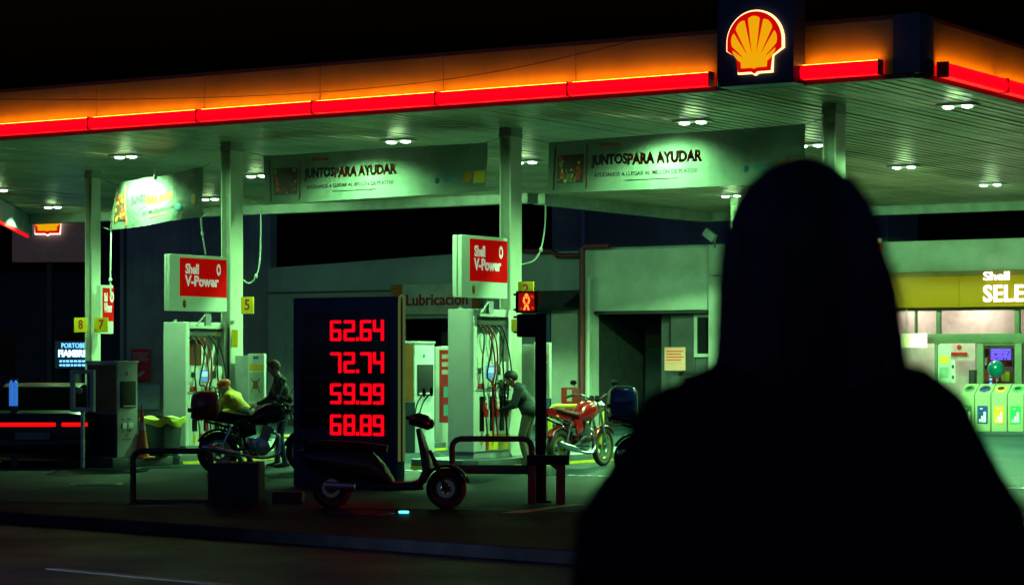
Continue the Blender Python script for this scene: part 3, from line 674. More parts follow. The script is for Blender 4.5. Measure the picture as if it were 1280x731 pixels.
# ------------------------------------------------------------------ pump islands
isl_m = mat('island_kerb', (.07,.10,.11), .55, vary=.25, vscale=1.5, bump=.2)
def island(a0, a1, b0, b1, label, top=.15):
    t = sthing('pump_island', label, 'pump island', 'raised pump islands')
    m = MB(); m.prism([(a0+.15,b0),(a1-.15,b0),(a1,b0+.2),(a1,b1),(a0,b1),(a0,b0+.2)], 'xy', .003, top); m.build('kerb', isl_m, t, bevel=.02)
    e = MB(); e.box(a0+.14, a1-.14, b0-.022, b0-.003, .006, .05); e.box(a1+.003, a1+.02, b0+.25, b1, .006, .05); e.build('yellow_edge', yell, t)
    return t
dB = SL((-.57, 35.7)); dA = SL((at(232, 455, 38.2).x, 38.2))
island(dB.x-.85, dB.x+.35, dB.y-.6, dB.y+6.5, 'raised kerb island under the pump by the number two plate')
island(dA.x-3.4, dA.x+.6, dA.y-1.05, dA.y+6.5, 'long raised island with yellow edge under the left pump and bin')
pE_k = SL((at(137, 455, 35.6).x, 35.6))
# dispenser
def nozzle(parent, y, z):
    n_ = thing('nozzle', '', '') if False else None
    m = MB(); m.box(-.02,.06,y-.035,y+.035,z-.05,z+.09); m.tube([(.05,y,z+.02),(.09,y,z-.03),(.07,y,z-.12)], .018, 8)
    m.box(.03,.09,y-.028,y+.028,z-.13,z-.05)
    o = m.build('nozzle', redm, parent, bevel=.008)
    MB().tube([(.03,y,z+.09),(.05,y+.01,z+.15),(.02,y+.03,z+.19)], .011, 8).build('spout', chrome, o, smooth=60)
    return o
def dispenser(loc, H, label, hoses):
    t = thing('fuel_dispenser', label, 'fuel dispenser', loc, TH, 'tall white fuel dispensers')
    W, Ln = .46, 1.05
    rz0, rz1 = H*.46, H*.945
    m = MB()
    m.box(-W, 0, -.0, .10, .10, H); m.box(-W, 0, Ln-.08, Ln, .10, H); m.box(-W, 0, .10, Ln-.08, H*.95, H); m.box(-W, -.15, .10, Ln-.08, .10, H*.95)
    m.box(-.15, 0, .10, Ln-.08, .10, rz0)
    m.build('cabinet', white, t, bevel=.012)
    MB().box(-W+.03, -.02, .03, Ln-.03, 0, .099).build('base', greyp, t)
    MB().box(.001, .012, .06, Ln-.03, rz0-.015, rz0+.012).build('shelf_line', greyp, t)
    # upper body panel with display
    m = MB(); m.box(-.148, -.03, .13, Ln-.10, rz0+.02, rz0+.42); up_ = m.build('head_panel', white, t, bevel=.01)
    m = MB(); m.box(-.03, -.02, .38, .60, rz0+.17, rz0+.36); d_ = m.build('display', mat('pump_display', (.10,.22,.35), .2, vary=0, em=(.15,.4,.8), ems=.55), t)
    MB().box(-.019, -.015, .41, .57, rz0+.25, rz0+.33).build('readout', mat('pump_readout', (.4,.7,.8), .2, vary=0, em=(.4,.8,.9), ems=.6), d_)
    for yy in ((.68,.78,.22,.34),(.17,.24,.24,.32)): MB().box(-.029,-.02,yy[0],yy[1],rz0+yy[2],rz0+yy[3]).build('button_pad', blackt, t, bevel=.004)
    m = MB()
    for y0_, c0 in ((.12,0),(.46,1),(.84,0)): m.cur = c0; m.box(.0, .012, y0_, y0_+.14, rz0+.025, rz0+.09)
    m.build('grade_badge', [redm, yell], t, bevel=.004)
    for y0_ in (.18, .46, .74):
        m = MB(); m.box(.001, .008, y0_-.02, y0_+.10, rz0-.62, rz0-.10); m.build('holster', black, t, bevel=.003)
        nozzle(t, y0_+.07, rz0-.28)
    m = MB(); m.box(.001, .009, .40, .66, .12, rz0-.66); m.box(.001, .009, .70, .96, .12, rz0-.66); m.build('yellow_panel', yell, t)
    m = MB(); m.box(.001, .012, .33, .39, .12, rz0-.66); m.build('red_strip', redm, t)
    m = MB(); m.ell((.004, .22, rz0-.74), (.004,.05,.075), 14, 8); m.build('oval_badge', yell, t)
    MB().box(-.14, -.02, .14, Ln-.12, H*.895, H*.925).build('hose_rail', steel, t)
    if hoses == 'panel': MB().box(-.147, -.135, .12, .55, rz0+.43, H*.86).build('dark_red_panel', mat('brown_red_panel', (.16,.03,.015), .5), t)
    zt_ = H*.90
    hs = [(.20,hoseg,.18,.34,.25),(.30,hoser,.50,.45,.42),(.38,hosek,.25,.52,.53),(.46,hoser,.60,.40,.53),(.62,hosek,.72,.38,.8),(.72,hosek,.95,.66,.8),(.80,hoseg,.55,.60,.8)]
    for k, (y0_, mm_, ym, dip, ye) in enumerate(hs):
        x_ = .02+.02*(k % 3)
        pts = [(-.06, y0_, zt_), (x_, y0_+.02, zt_-.10), (x_+.02, (y0_*.5+ym*.5)+.04, zt_-dip*.75), (x_+.02, ym, zt_-dip*1.1-.2), (x_+.01, ye*.6+ym*.4, rz0+.05), (.07, ye, rz0-.55), (.08, ye+.01, rz0-.72), (.06, ye, rz0-.42)]
        MB().tube(spline(pts, 7), .0125, 7).build('hose', mm_, t, smooth=60)
    m = MB(); m.tube([(-.3,.1,H),(-.3,.1,H+.04)], .03, 8); m.build('vent_cap', greyp, t)
    return t
dispenser((-.57, 35.7, .15), 2.22, 'tall white fuel dispenser with hanging hoses by the number two plate', 'plain')
dispenser((at(232,455,38.2).x, 38.2, .15), 2.07, 'tall white fuel dispenser with dark red panel behind its hoses', 'panel')

# small card pumps with brown side
def kiosk(loc, w, d, h, label, grey):
    t = thing('service_pump', label, 'pump', loc, TH, 'slim pumps with brown sides')
    brown = mat('brown_side_panel', (.22,.09,.02), .4); dkb = mat('blue_black_panel', (.015,.03,.04), .4)
    m = MB(); m.box(-w, 0, 0, d, 0, h-.02); m.build('cabinet', grey, t, bevel=.01)
    MB().box(-w+.03, -.03, -.012, -.002, h*.47, h-.04).build('brown_panel', brown, t); MB().box(-w+.0, -.0, -.014, -.002, .01, h*.46).build('dark_panel', dkb, t)
    MB().box(-w-.015, .015, -.02, d+.01, h-.019, h+.02).build('top', lgrey, t, bevel=.006)
    m = MB(); m.box(.001, .02, .06, d-.06, h*.52, h*.80); s_ = m.build('screen_recess', black, t, bevel=.004)
    m = MB(); m.box(.021, .05, .08, d-.1, h*.53, h*.545); m.build('shelf', lgrey, s_)
    m = MB(); m.ell((.004, d*.45, h*.88), (.006,.03,.035)); m.build('blue_dot', bluet, t)
    m = MB(); m.box(.001,.02,d*.2,d*.42,h*.30,h*.36); m.box(.001,.02,d*.5,d*.75,h*.30,h*.36); m.build('card_reader', white, t, bevel=.004)
    m = MB()
    for i in range(6):
        for j in range(4):
            if (i*j+i) % 3 != 1: m.box(.001, .006, d*.25+j*.05, d*.25+j*.05+.035, .25+i*.06, .25+i*.06+.04)
    m.build('print', greyp, t)
    return t
kz = .15
qk = at(147, 455, 36.2)
kiosk((qk.x, qk.y, kz), .62, .45, 1.43, 'slim pump with brown side panel at the left end of the island', lgrey)
fk = MB()
qk2 = at(519, 455, 42.0)
kiosk((qk2.x, qk2.y, .0), .50, .60, 1.93, 'slim pump with brown side panel just right of the price board', lgrey)
# steel side frame left of first kiosk
q_ = at(91, 455, 35.9); fr = thing('wall_frame', 'pale open metal frame with a tap beside the left pump', 'frame', (q_.x, q_.y, 0), TH)
m = MB(); w_, z0, z1 = .34, CAM_Z-59/83.9, CAM_Z-7/83.9
for bx in ((-.06,.0,z0,z1),(w_,w_+.06,z0,z1),(0,w_,z1-.06,z1),(0,w_,z0,z0+.06)): m.box(bx[0],bx[1],0,.06,bx[2],bx[3])
m.box(.15,.2,0,.05,.0,z0); m.build('frame_tubes', mat('green_white_tube', (.45,.55,.5), .4), fr, bevel=.005)
MB().ell((.15,-.02,(z0+z1)/2),(.05,.05,.05)).build('tap', lgrey, fr, smooth=60)
q_ = gnd(101, 574, .0); pl = thing('white_post', 'thin white post in front of the slim left pump', 'post', (q_.x, q_.y+.3, 0), TH)
MB().tube([(0,0,0),(0,0,.62)], .03, 10).build('shaft', white, pl); MB().cyl((0,0,-.0),(0,0,.02),.06).build('foot', greyp, pl)
isl3 = sthing('low_plinth', 'dark concrete plinth under the slim left pump', 'plinth')
c_ = SL((qk.x, qk.y)); MB().box(c_.x-.85, c_.x+.1, c_.y-.22, c_.y+1.2, .005, .149).build('slab', mat('black_kerb', (.025,.035,.04), .6), isl3, bevel=.02)

# V-Power signs
def vsign(px0, pxm, px1, py0, py1, Y, label, bracket=True):
    q = at(pxm, py1, Y); s = Y/FPX
    h = (py1-py0)*s; th = max(.10, (pxm-px0)*s/.844)
    # length along station y so that it ends at px1
    k1 = (px1-640)/FPX; Ln = (k1*q.y-q.x)/(.536-.844*k1)
    t = thing('fuel_sign', label, 'sign', (q.x, q.y, q.z), TH, 'red and white fuel signs above the pumps')
    m = MB(); m.box(-th*.42, 0, 0, Ln, 0, h); m.box(-th, -th*.55, .0, Ln, .0, h); m.build('housing', glowbox, t, bevel=.02)
    m = MB(); m.box(-th*.54, -th*.43, .03, Ln-.03, .02, h-.02); m.build('gap_panel', darkm, t)
    rz = h*.24
    m = MB(); m.box(.001, .008, Ln*.17, Ln*.985, rz+.02, h-.05); fp = m.build('red_face', redsign, t)
    Lr = Ln*.815; y0 = Ln*.17
    text('Shell', h*.24, whitegl, t, (.012, y0+Lr*.11, rz+(h-rz)*.66), '+x', .03, .002, align='LEFT', width=Lr*.28)
    text('V-Power', h*.26, whitegl, t, (.012, y0+Lr*.11, rz+(h-rz)*.38), '+x', .03, .002, align='LEFT', width=Lr*.72)
    m = MB()
    cy, cz, r = y0+Lr*.82, rz+(h-rz)*.68, h*.085
    ring = []
    n = 20
    for i in range(n):
        a_, b_ = 2*math.pi*i/n, 2*math.pi*(i+1)/n
        m.add([(.012, cy+r*f*math.cos(x)*.72, cz+r*f*1.25*math.sin(x)) for f, x in ((1,a_),(1,b_),(.5,b_),(.5,a_))], [(0,1,2,3)])
    m.build('ring_logo', whitegl, t)
    m = MB(); m.ell((.003, Ln*.25, h*.125), (.006, .045, .065), 12, 8); m.build('small_emblem', mat('yellow_emblem', (.9,.5,.02), .4), t)
    if bracket:
        m = MB(); m.box(-th*.6, -th*.3, Ln*.65, Ln*.75, -.22, 0); m.tube([(-th*.4,Ln*.5,-.22),(-th*.4,Ln*.7,0)], .015, 6); m.build('bracket', lgrey, t)
    return t
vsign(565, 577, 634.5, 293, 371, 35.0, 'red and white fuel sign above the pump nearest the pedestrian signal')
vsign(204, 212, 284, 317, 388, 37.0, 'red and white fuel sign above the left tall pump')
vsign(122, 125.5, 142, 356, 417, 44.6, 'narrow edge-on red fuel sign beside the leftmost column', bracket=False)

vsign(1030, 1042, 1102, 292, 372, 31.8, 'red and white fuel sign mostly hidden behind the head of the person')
# number plates
def plate(px0, px1, py0, py1, Y, s, label, tilt=0, rz=TH):
    q = at((px0+px1)/2, (py0+py1)/2, Y); k = Y/FPX
    t = thing('number_plate', label, 'number sign', q, rz, 'yellow pump number plates'); w_ = (px1-px0)*k/2/abs(math.cos(rz)); h_ = (py1-py0)*k/2
    MB().box(-w_, w_, -.012, .012, -h_, h_).build('plate', yellsign, t, bevel=.004)
    text(s, h_*1.75, mat('orange_red_digit', (.55,.06,.01), .5, vary=0), t, (w_*.05, -.016, 0), bold=.03, ex=.002, name='digit')
    MB().box(-w_*.5, -w_*.4, .013, .14, -.02, .02).build('arm', steel, t)
plate(92, 110, 397, 415, 44.3, '8', 'yellow number eight plate on the left side of the leftmost column')
plate(117, 136, 397, 415, 44.4, '7', 'yellow number seven plate on the right side of the leftmost column')
plate(301, 317.5, 371, 392, 38.9, '5', 'yellow number five plate on the column by the left tall pump')
plate(648, 667, 352, 372, 36.4, '2', 'yellow number two plate above the red pedestrian signal')
ys = thing('yellow_sticker', 'small yellow sticker on the column beside the left tall pump', 'sticker', at(294, 423, 39.0), TH)
MB().box(-.06,.06,-.012,0,-.14,.14).build('label_sheet', yellsign, ys)
ys2 = thing('yellow_tag', 'yellow tag on the column left of the dark signal box', 'tag', at(643, 407, 36.6), TH)
MB().box(-.05,.05,-.012,0,-.10,.10).build('label_sheet', yellsign, ys2)

# advert cabinets on columns
def adbox(px0, pxm, px1, py0, py1, Y, label):
    q = at(pxm, py1, Y); k = Y/FPX; h = (py1-py0)*k
    t = thing('advert_cabinet', label, 'advert cabinet', q, TH, 'slim advert cabinets on the columns')
    w_ = (px1-pxm)*k/.844*1.0; d_ = .3
    MB().box(-.3, 0, .02, .4, 0, h-.03).build('side_box', lgrey, t, bevel=.01)
    MB().box(0.005, w_, -.03, .03, -.02, h).build('front_frame', white, t, bevel=.01)
    MB().box(.03, w_-.025, -.036, -.031, .03, h*.62).build('picture_sheet', mat('pale_poster', (.45,.55,.42), .5), t)
    MB().box(.03, w_-.025, -.036, -.031, h*.66, h*.78).build('yellow_band', yellsign, t)
    text('Shell', .07, bluet, t, (w_/2, -.034, h*.92), bold=.02, ex=.002, sx=.8); text('Helix', .06, bluet, t, (w_/2, -.034, h*.85), bold=.02, ex=.002, sx=.8) if False else None
    m = MB(); m.tube([(w_*.5-.09,-.04,h*.5),(w_*.5-.03,-.04,h*.4),(w_*.5-.09,-.04,h*.2)], .008, 5); m.tube([(w_*.5+.09,-.04,h*.5),(w_*.5+.03,-.04,h*.4),(w_*.5+.09,-.04,h*.2)], .008, 5)
    m.box(w_*.5-.04, w_*.5+.04, -.045, -.037, h*.28, h*.45); m.build('drawing', mat('brown_print', (.30,.12,.05), .5), t)
    return t
adbox(297+14, 311, 333, 442, 503, 38.8, 'white poster cabinet with yellow band on the left column')
adbox(664, 668, 688, 428, 496, 36.9, 'white poster cabinet half hidden behind the pedestrian signal pole')

# bin with yellow liner, cone, far sticker stand
q = at(203, 455, 36.9); bn = thing('litter_bin', 'black litter bin with yellow liner bag beside the left pump', 'bin', (q.x, q.y, .15), TH)
m = MB(); m.loft([[(x*f, y*f, z) for x, y in ((-.2,-.2),(.2,-.2),(.2,.2),(-.2,.2))] for z, f in ((0,.92),(.55,1.12))]); m.build('bucket', mat('dark_blue_plastic', (.012,.03,.045), .4), bn, bevel=.03)
m = MB(); rings = []
for z, f in ((.47,1.22),(.53,1.35),(.58,1.32),(.57,1.12),(.5,1.0)):
    rings.append([(math.copysign(abs(math.cos(t_))**.6, math.cos(t_))*.23*f*(1+.05*math.sin(7*t_+z*30)), math.copysign(abs(math.sin(t_))**.6, math.sin(t_))*.23*f, z+.03*math.sin(5*t_+z*9)) for t_ in [2*math.pi*i/36 for i in range(36)]])
m.loft(rings, caps=False); m.build('liner_bag', mat('yellow_bag', (.75,.85,.03), .45, vary=.1), bn, smooth=60)
q = at(177.5, 455, 35.9); cnn = thing('traffic_cone', 'orange traffic cone standing beside the black bin', 'traffic cone', (q.x, q.y, .15), TH)
MB().box(-.14,.14,-.14,.14,0,.03).build('base', orange, cnn, bevel=.01)
m = MB(); zs = [.03,.3,.42,.75]; 
m.loft([[(.11*(1-z/.86)*math.cos(t_), .11*(1-z/.86)*math.sin(t_), z) for t_ in [2*math.pi*i/20 for i in range(20)]] for z in (.03,.8)]); m.build('cone', orange, cnn, smooth=60)
m = MB(); m.loft([[(.1135*(1-z/.86)*math.cos(t_), .1135*(1-z/.86)*math.sin(t_), z) for t_ in [2*math.pi*i/20 for i in range(20)]] for z in (.42,.54)]); m.build('white_band', mat('cone_band', (.7,.5,.4), .5), cnn, smooth=60)
# vending cabinet
q = at(553, 455, 43.5); vm = thing('gas_bottle_cabinet', 'white cabinet with red printed posters behind the pump', 'cabinet', (q.x, q.y, 0), TH)
z1 = CAM_Z+22/69.2
MB().box(-.16, .36, 0, .5, 0, z1).build('case', white, vm, bevel=.015)
m = MB(); m.box(-.06,.35,-.012,-.001,.5,z1-.06); m.build('red_print', redm, vm)
m = MB()
for k in range(3): m.box(0,.26,-.017,-.0125,z1-.22-k*.14,z1-.14-k*.14)
m.build('white_print', mat('pinkish_print', (.7,.5,.42), .5), vm)
m = MB(); m.box(.04,.28,-.018,-.013,.95,1.15); m.box(.04,.28,-.018,-.013,.62,.82); m.build('picture', mat('green_picture', (.1,.35,.3), .5), vm)
# fire cabinet
q = fac(714, 495, B-1.2); fc = thing('fire_cabinet', 'red fire cabinet on the wall behind the red motorcycle', 'fire cabinet', SW(fac(714,495,b2-.4)[0], b2-.4, fac(714,495,b2-.4)[1]), TH)
MB().box(-.30,.30,0,.3,-.22,.22).build('box', redm, fc, bevel=.015); MB().box(-.12,.02,-.01,-.001,-.13,.17).build('notice', mat('cream_sheet', (.6,.6,.4), .5), fc); MB().box(-.2,.25,.02,.28,-.9,-.221).build('stand', redm, fc)

# yellow guard hoop behind red bike
def hoop(loc, rz, w, h, r, m_, name, label, cat, lower=None, group=None, lowmat=None):
    t = thing(name, label, cat, loc, rz, group)
    rc = .10; pts = [(-w/2,0,0),(-w/2,0,h-rc)]+[(-w/2+rc-rc*math.cos(x),0,h-rc+rc*math.sin(x)) for x in (R(30),R(60),R(90))]+[(w/2-rc+rc*math.cos(x),0,h-rc+rc*math.sin(x)) for x in (R(90),R(60),R(30))]+[(w/2,0,h-rc),(w/2,0,0)]
    MB().tube(pts, r, 10).build('hoop', m_, t, smooth=60)
    if lower: MB().box(-w/2+r, w/2-r, -r*.7, r*.7, lower[0], lower[1]).build('lower_bar', lowmat or m_, t, bevel=.006)
    m = MB()
    for s in (-1,1): m.cyl((s*w/2,0,0),(s*w/2,0,.012),r*2.2,n=14)
    m.build('foot_plate', m_, t)
    return t
q = at(720, 455, 38.6); hoop((q.x, q.y, 0), R(-10), .84, .88, .035, yell, 'guard_hoop', 'yellow pump guard hoop behind the red motorcycle', 'guard rail', (.30,.34), 'steel guard hoops')
q = at(356, 455, 37.6); hoop((q.x, q.y, 0), R(40), .34, .42, .03, yell, 'guard_hoop', 'low yellow guard hoop behind the man in jeans', 'guard rail', None, 'steel guard hoops')
q = gnd(215, 629); hoop((q.x, q.y, 0), R(-3), 98/ (FPX/q.y), .585, .034, ironbrown, 'pavement_rail', 'brown hoop rail at left standing alone on the pavement', 'rail', (.01,.05), 'brown hoop rails along the pavement')
q = gnd(615, 629); hoop((q.x, q.y, 0), R(-3), 100/(FPX/q.y), .72, .034, mat('olive_brown_rail', (.11,.085,.02), .35), 'pavement_rail', 'olive-brown hoop rail with lower bar in front of the pump', 'rail', (.33,.43), 'brown hoop rails along the pavement')
# plinth blocks and posts
q = gnd(295, 632); pb = thing('concrete_block', 'black square concrete block on the pavement below the red-box motorcycle', 'block', (q.x, q.y+.25, 0), R(-2))
MB().box(-.26,.26,-.25,.25,0,.47).build('block', mat('black_block', (.012,.014,.02), .6, bump=.3, bscale=20), pb, bevel=.02)
q = gnd(356, 629); pb = thing('kerb_stone', 'low black kerb stone left of the price board base', 'kerb stone', (q.x, q.y+.1, 0), R(-2))
MB().box(-.14,.2,-.1,.1,0,.13).build('block', mat('black_block', (.012,.014,.02)), pb, bevel=.02)
bw = mat('red_brown_wood', (.15,.03,.012), .55, vary=.2, vscale=6)
tb = thing('post_bench', 'small dark slab on two red-brown posts beside the signal pole', 'bench', (gnd(683,631).x, gnd(683,631).y+.14, 0), R(-2))
kq = FPX/(gnd(683,631).y)
MB().box(-24/kq, 29/kq, -.12, .16, 50/kq, 62/kq).build('slab', black, tb, bevel=.008)
for a_, b_ in ((-23,-13),(12.5,24)): MB().box(a_/kq, b_/kq, -.05, .05, 0, 50/kq-.002).build('post', bw, tb, bevel=.006)

# ------------------------------------------------------------------ price board
q = gnd(495, 612); pbd = thing('price_board', 'dark navy totem with four rows of glowing red fuel prices', 'price board', (q.x, q.y, 0), TH)
kk = FPX/q.y
def pbx(px):                                       # board x for a pixel column
    k = (px-640)/FPX; return (k*q.y - q.x)/(CU - SU*k)
def pbz_(px, py): x = pbx(px); Y = q.y + x*SU; return CAM_Z + (HOR-py)/FPX*Y
xL = pbx(366); zT = pbz_(430, 371)
MB().box(xL, 0, 0, .20, .0, zT).build('cabinet', navy, pbd, bevel=.03)
MB().box(xL+.12, -.10, -.012, -.002, .75, zT-.18).build('screen_panel', mat('black_glass_panel', (.008,.006,.016), .25, vary=0), pbd, bevel=.006)
SEG = {'0':'abcdef','1':'bc','2':'abged','3':'abgcd','4':'fgbc','5':'afgcd','6':'afgedc','7':'abc','8':'abcdefg','9':'abcdfg'}
led = mat('red_led_digit', (.5,0,.01), .4, vary=0, em=(1,.0,.008), ems=1.2)
def digit(m, ch, x, z, w, h):
    t = h*.15; zm = z+h/2; c = t*.35
    def hb(zc, x0=x, x1=x+w): m.prism([(x0+c,zc-t/2),(x1-c,zc-t/2),(x1,zc-t/2+c),(x1,zc+t/2-c),(x1-c,zc+t/2),(x0+c,zc+t/2),(x0,zc+t/2-c),(x0,zc-t/2+c)], 'xz', -.026, -.014)
    def vb(xc, z0, z1): m.box(xc-t/2, xc+t/2, -.0265, -.0135, z0, z1)
    S = SEG[ch]
    if 'a' in S: hb(z+h-t/2)
    if 'd' in S: hb(z+t/2)
    if 'g' in S: hb(zm)
    if 'f' in S: vb(x+t/2, zm, z+h-(c if 'a' in S else 0))
    if 'b' in S: vb(x+w-t/2, zm, z+h-(c if 'a' in S else 0))
    if 'e' in S: vb(x+t/2, z+c, zm)
    if 'c' in S: vb(x+w-t/2, z+(c if 'd' in S else 0), zm)
rows = [('62.64',400,426),('72.74',440,466),('59.99',479,505),('68.89',518,544)]
for s, ty, by in rows:
    m = MB(); z0, z1 = pbz_(447, by), pbz_(447, ty); cx_ = [414, 431, 451.5, 467.5]; w_ = (pbx(429)-pbx(414)); di = 0
    for ch in s:
        if ch == '.': x_ = pbx(446.5); m.box(x_-.0, x_+.04, -.026, -.014, z0, z0+.045); continue
        digit(m, ch, pbx(cx_[di]), z0, w_*(.90 if di < 3 else .86), z1-z0); di += 1
    m.build('price_row', led, pbd)
for _, ty, by in rows: MB().box(xL+.2, xL+.62, -.016, -.0125, pbz_(400,ty)+.03, pbz_(400,ty)+.09).build('fuel_name_row', mat('dim_name_row', (.02,.018,.03), .4), pbd)
MB().box(xL+.05, -.05, .03, .17, -.01, .0).build('base_plate', black, pbd)
# rounded metal edge tube on the right side, with added glow for reflected light
zz = zT+.01
MB().tube([(.015,.05,.35),(.015,.05,zz-.08),(.015,.06,zz-.02),(.015,.10,zz),(.015,.14,zz-.02),(.015,.15,zz-.08),(.015,.15,.35)], .016, 8).build('edge_trim', mat('pale_trim_added_glow', (.50,.56,.30), .35, em=(.45,.66,.14), ems=.13), pbd, smooth=60)

# ------------------------------------------------------------------ pedestrian signal
q = gnd(676, 628); kk = FPX/q.y
ps = thing('pedestrian_signal', 'black pedestrian signal pole showing a red standing figure', 'traffic signal', (q.x, q.y, 0), 0)
zt_ = CAM_Z + (HOR-392)/kk
MB().cyl((0,0,0),(0,0,zt_),7.2/kk, n=18).build('pole', black, ps, smooth=60); MB().cyl((0,0,0),(0,0,.03),13/kk, n=18).build('foot_plate', black, ps)
def pz(py): return CAM_Z + (HOR-py)/kk
def pxx(px): return (px-676)/kk
hd = MB(); hd.box(pxx(646), pxx(680), -.02, .22, pz(421), pz(392.5)); hd.build('lower_head', black, ps, bevel=.02)
hd = MB(); hd.box(pxx(644.5), pxx(672), .0, .20, pz(390.5), pz(364)); uh = hd.build('upper_head', black, ps, bevel=.015)
m = MB(); x0, x1, z0, z1 = pxx(644), pxx(675), pz(390.5), pz(363.5)
m.add([(x0,0,z0+.03),(x0,0,z1),(x1-.02,0,z1),(x1-.02,0,z0+.03),(x0-.0,-.16,z0+.08),(x0,-.2,z1),(x1,-.2,z1),(x1,-.16,z0+.08)],[(0,1,5,4),(1,2,6,5),(2,3,7,6)])
vz = m.build('visor', mat('visor_black', (.05,.008,.008), .4), uh)
sgR = mat('signal_red', (.5,.01,0), .4, vary=0, em=(1,.03,.005), ems=1.0); sgO = mat('signal_led', (.8,.2,.02), .4, vary=0, em=(1,.16,.02), ems=3.0)
MB().box(pxx(648), pxx(668), -.006, -.001, pz(388.5), pz(366)).build('lens', mat('signal_lens', (.2,.01,.01), .3, vary=0, em=(.8,.01,.0), ems=.25), uh)
cxp, fz = pxx(658), pz(377.5); u = 1/kk
m = MB()
def dots(pts):
    for (a, b_) in pts: m.ell((cxp+a*u, -.016, fz+b_*u), (1.25*u,.008,1.25*u), 8, 6)
dots([(0,9.5),(-1.2,8.2),(1.2,8.2),(-2.6,5.4),(2.6,5.4),(-3.2,3.2),(3.2,3.2),(-3.2,1),(3.2,1),(-2.4,-1),(2.4,-1),(-.0,-3),(-1.4,-5),(1.4,-5),(-2,-7.2),(2,-7.2),(-2.6,-9),(2.6,-9),(0,5.6)])
m.build('red_figure', sgO, uh)
m = MB(); dots([(-6.5,-8.3),(7.5,-6.8),(8.3,-8.0),(6.5,7.4),(8,6.2)]); m.build('corner_leds', sgR, uh)
m = MB()
for py in (368, 387, 396, 415): m.cyl((pxx(644)-.02,.06,pz(py)), (pxx(646),.06,pz(py)), .012, n=8)
m.build('hinge', black, uh)

# ------------------------------------------------------------------ banners
bancloth = mat('banner_cloth', (.20,.23,.20), .65, vary=.18, vscale=1.6, dirt=(.12,.145,.13), bump=.9, bscale=11)
def translucent(m, w_=.45):
    nt = m.node_tree; N = nt.nodes; L = nt.links; b = N['Principled BSDF']; o = N['Material Output']
    tr_ = N.new('ShaderNodeBsdfTranslucent'); mx = N.new('ShaderNodeMixShader'); mx.inputs[0].default_value = w_
    c = b.inputs['Base Color'].links[0].from_socket if b.inputs['Base Color'].links else None
    if c: L.new(c, tr_.inputs[0])
    L.new(b.outputs[0], mx.inputs[1]); L.new(tr_.outputs[0], mx.inputs[2]); L.new(mx.outputs[0], o.inputs[0])
translucent(bancloth)
def ribbon(P00, P10, P11, P01, nx=40, nz=10, amp=.03, seed=1):      # corners: top-left, top-right, bottom-right, bottom-left
    rr = random.Random(seed); ph = [rr.uniform(0,6) for _ in range(4)]
    def f(u_, v_):
        p = (P00*(1-u_)+P10*u_)*(1-v_) + (P01*(1-u_)+P11*u_)*v_
        off = amp*(math.sin(9*u_+ph[0]+2*v_)*.5 + math.sin(23*u_+ph[1]-3*v_)*.25*(1-v_)+ .3*math.sin(5*u_*v_+ph[2]))
        return p, off
    return f
